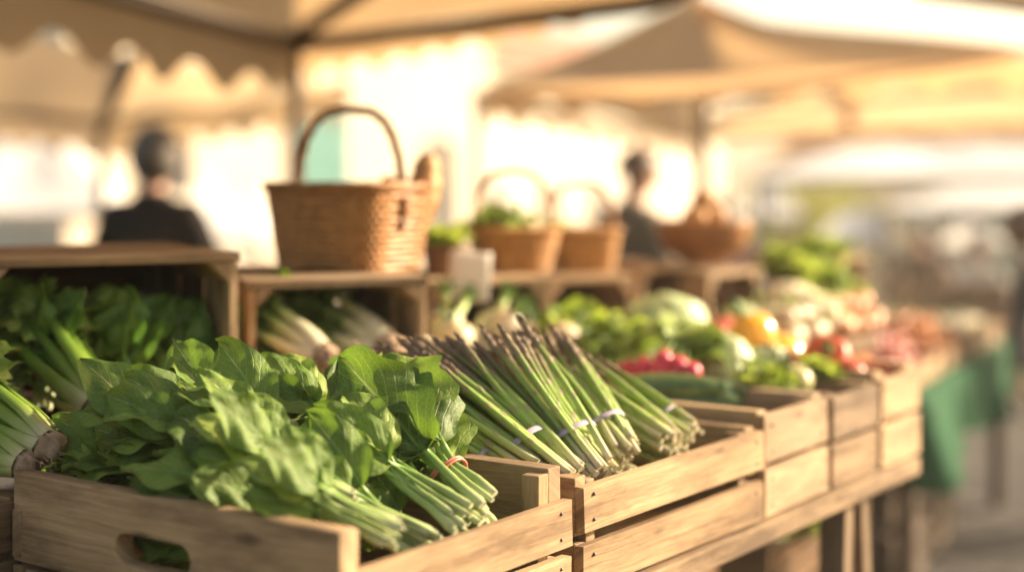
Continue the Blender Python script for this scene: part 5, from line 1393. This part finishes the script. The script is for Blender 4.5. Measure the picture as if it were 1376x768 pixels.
# ================================================================== buildings and trees
def house(name, label, a, d, L, H, depth, wallm, wins, roofm='rooftile'):
    """wall from point a along d (unit); windows (x, z, w, h, style)"""
    z0 = gz(a[1] + 4) - .3; rz = math.atan2(d[1], d[0]); t_ = thing(name, label, 'building', (a[0], a[1], z0), rz)
    b = MB(); b.box((L/2, depth/2, H/2), (L, depth, H)); b.build('wall', M[wallm], t_)
    b = MB(); b.box((L/2, -.06, H + .06), (L + .3, .3, .12)); b.build('cornice', M['stone'], t_)
    b = MB(); n = 24
    b.grid([[Vector((-.2 + (L + .4)*i/n, -.35 + (depth/2 + .35)*j, H + .13 + 1.3*j + .02*math.sin(i*2.6))) for i in range(n+1)] for j in (0, 1)]); b.grid([[Vector((-.2 + (L + .4)*i/n, depth + .35 - (depth/2 + .35)*j, H + .13 + 1.3*j)) for i in range(n+1)] for j in (0, 1)], flip=True)
    b.build('roof', M[roofm], t_)
    for (x, z, w_, h_, st) in wins:
        z = z - z0
        f = MB()
        for sx in (-1, 1): f.box((x + sx*(w_/2 + .04), -.025, z), (.08, .056, h_ + .001))
        f.box((x, -.03, z - h_/2 - .045), (w_ + .24, .10, .09))
        if st == 'arch':
            pts = [(x + (w_/2 + .04)*math.cos(q), -.025, z + h_/2 + (w_/2 + .04)*math.sin(q)) for q in [PI*i/14 for i in range(15)]]
            f.tube(pts, .045, 6)
        else: f.box((x, -.027, z + h_/2 + .05), (w_ + .2, .06, .10))
        fo = f.build('window', M['stone'], t_)
        g_ = MB(); g_.box((x, -.006, z), (w_, .016, h_)); 
        if st == 'arch':
            n_ = len(g_.v); 
            for i in range(15): g_.v.append((x + w_/2*math.cos(PI*i/14), -.014, z + h_/2 + w_/2*math.sin(PI*i/14)))
            g_.face([n_ + i for i in range(15)], None, 0, False)
        g_.build('pane', M['glass'], fo)
        if st == 'shut' or st == 'closed':
            for sx in (-1, 1):
                s_ = MB(); cx = x + sx*(w_/4 if st == 'closed' else w_*.75 + .1)
                s_.box((cx, -.045, z), (w_/2 - .015, .03, h_))
                for q in range(12): s_.box((cx, -.064, z - h_/2 + h_*(q + .5)/12), (w_/2 - .10, .012, h_/12*.55))
                s_.build('shutter', M['teal'], fo)
    return t_
da = (.66, .751)
house('townhouse', 'cream townhouse with teal shutters behind the large basket', (-4.4, 14.6), da, 6.2, 6.4, 5, 'plaster', [(3.34, 1.75, .80, .86, 'closed'), (5.3, 1.25, .42, 1.0, 'arch'), (1.2, 1.75, .55, .9, 'plain'), (1.2, -.2, .8, 1.4, 'plain'), (2.7, -.2, .8, 1.4, 'plain')])
house('townhouse', 'plain cream house at the far left behind the white tent', (-9.5, 16.5), (.60, .80), 7.5, 5.5, 5, 'plaster', [(2.2, .6, .7, 1.1, 'plain'), (4.4, .6, .7, 1.1, 'plain')])
house('townhouse', 'low pale stone house far behind the big peaked tent', (-1.0, 23.5), (.5, .866), 11.5, 5.6, 6, 'stone', [(1.4, .8, .7, 1.1, 'plain'), (3.3, .8, .7, 1.1, 'plain'), (5.2, .8, .7, 1.1, 'plain')])
house('townhouse', 'shaded cream house at the right behind the white canopies', (4.8, 27), (.75, -.66), 9, 4.1, 6, 'plaster', [(1.6, 0.4, .8, 1.3, 'plain'), (3.6, .4, .8, 1.3, 'shut'), (5.6, .4, .8, 1.3, 'plain'), (7.4, .4, .8, 1.3, 'plain')])
def tree(label, x, y, h, r, seed, n=2600, cz=.62, ls=.11):
    rn = random.Random(seed); z0 = gz(y); t_ = thing('tree', label, 'tree', (x, y, z0), 0, 'trees behind the tents')
    tr, cr = MB(), MB(); tips = []
    tr.tube([(0, 0, 0), (.03, 0, h*.25), (-.02, .02, h*.5), (0, 0, h*.75)], [.11, .085, .065, .03], 10)
    for i in range(16):
        a = 2.4*i; z = h*(.38 + .4*i/16); e = Vector((math.cos(a)*r*rn.uniform(.5, .95), math.sin(a)*r*rn.uniform(.5, .95), z + r*rn.uniform(.2, .75)))
        tr.tube([(0, 0, z), Vector((0, 0, z)).lerp(e, .5) + Vector((0, 0, .08)), e], [.035, .022, .008], 6); tips.append(e)
    for i in range(n):
        c = rn.choice(tips); p = c + Vector((rn.gauss(0, 1), rn.gauss(0, 1), rn.gauss(0, .8)))*(r*.26)
        q = Matrix.Rotation(rn.uniform(0, 6.28), 3, 'Z') @ Matrix.Rotation(rn.gauss(.5, .6), 3, 'X'); s = ls*rn.uniform(.6, 1.2)
        b0 = len(cr.v)
        for v in ((0, -s, 0), (s*.42, -.1*s, .06*s), (0, s, 0), (-s*.42, -.1*s, .06*s)): cr.v.append(tuple(p + q @ Vector(v)))
        cr.face((b0, b0+1, b0+2, b0+3), None, 0, False)
    tr.build('trunk', M['bark'], t_); cr.build('crown', M['treeleaf'], t_)
tree('yellow green tree showing under the long white canopy', P(1092, 0, 23).x, 23, 3.3, .9, 1, n=1800)
tree('young tree against the pale house between the baskets', P(720, 0, 22).x, 22, 2.6, .6, 4, n=900)

# ================================================================== the warm air over the market
N = NT('haze'); pv = N.n('ShaderNodeVolumePrincipled'); pv.inputs['Color'].default_value = (1.0, .95, .88, 1); pv.inputs['Density'].default_value = HAZE; pv.inputs['Anisotropy'].default_value = 0.35
N.l(pv.outputs[0], N.out.inputs['Volume'])
b = MB(); b.box((0, 67, 2.5), (170, 156, 13)); hz = b.build('haze', N.m); hz['kind'] = 'stuff'; hz['label'] = 'warm hazy air over the market square'
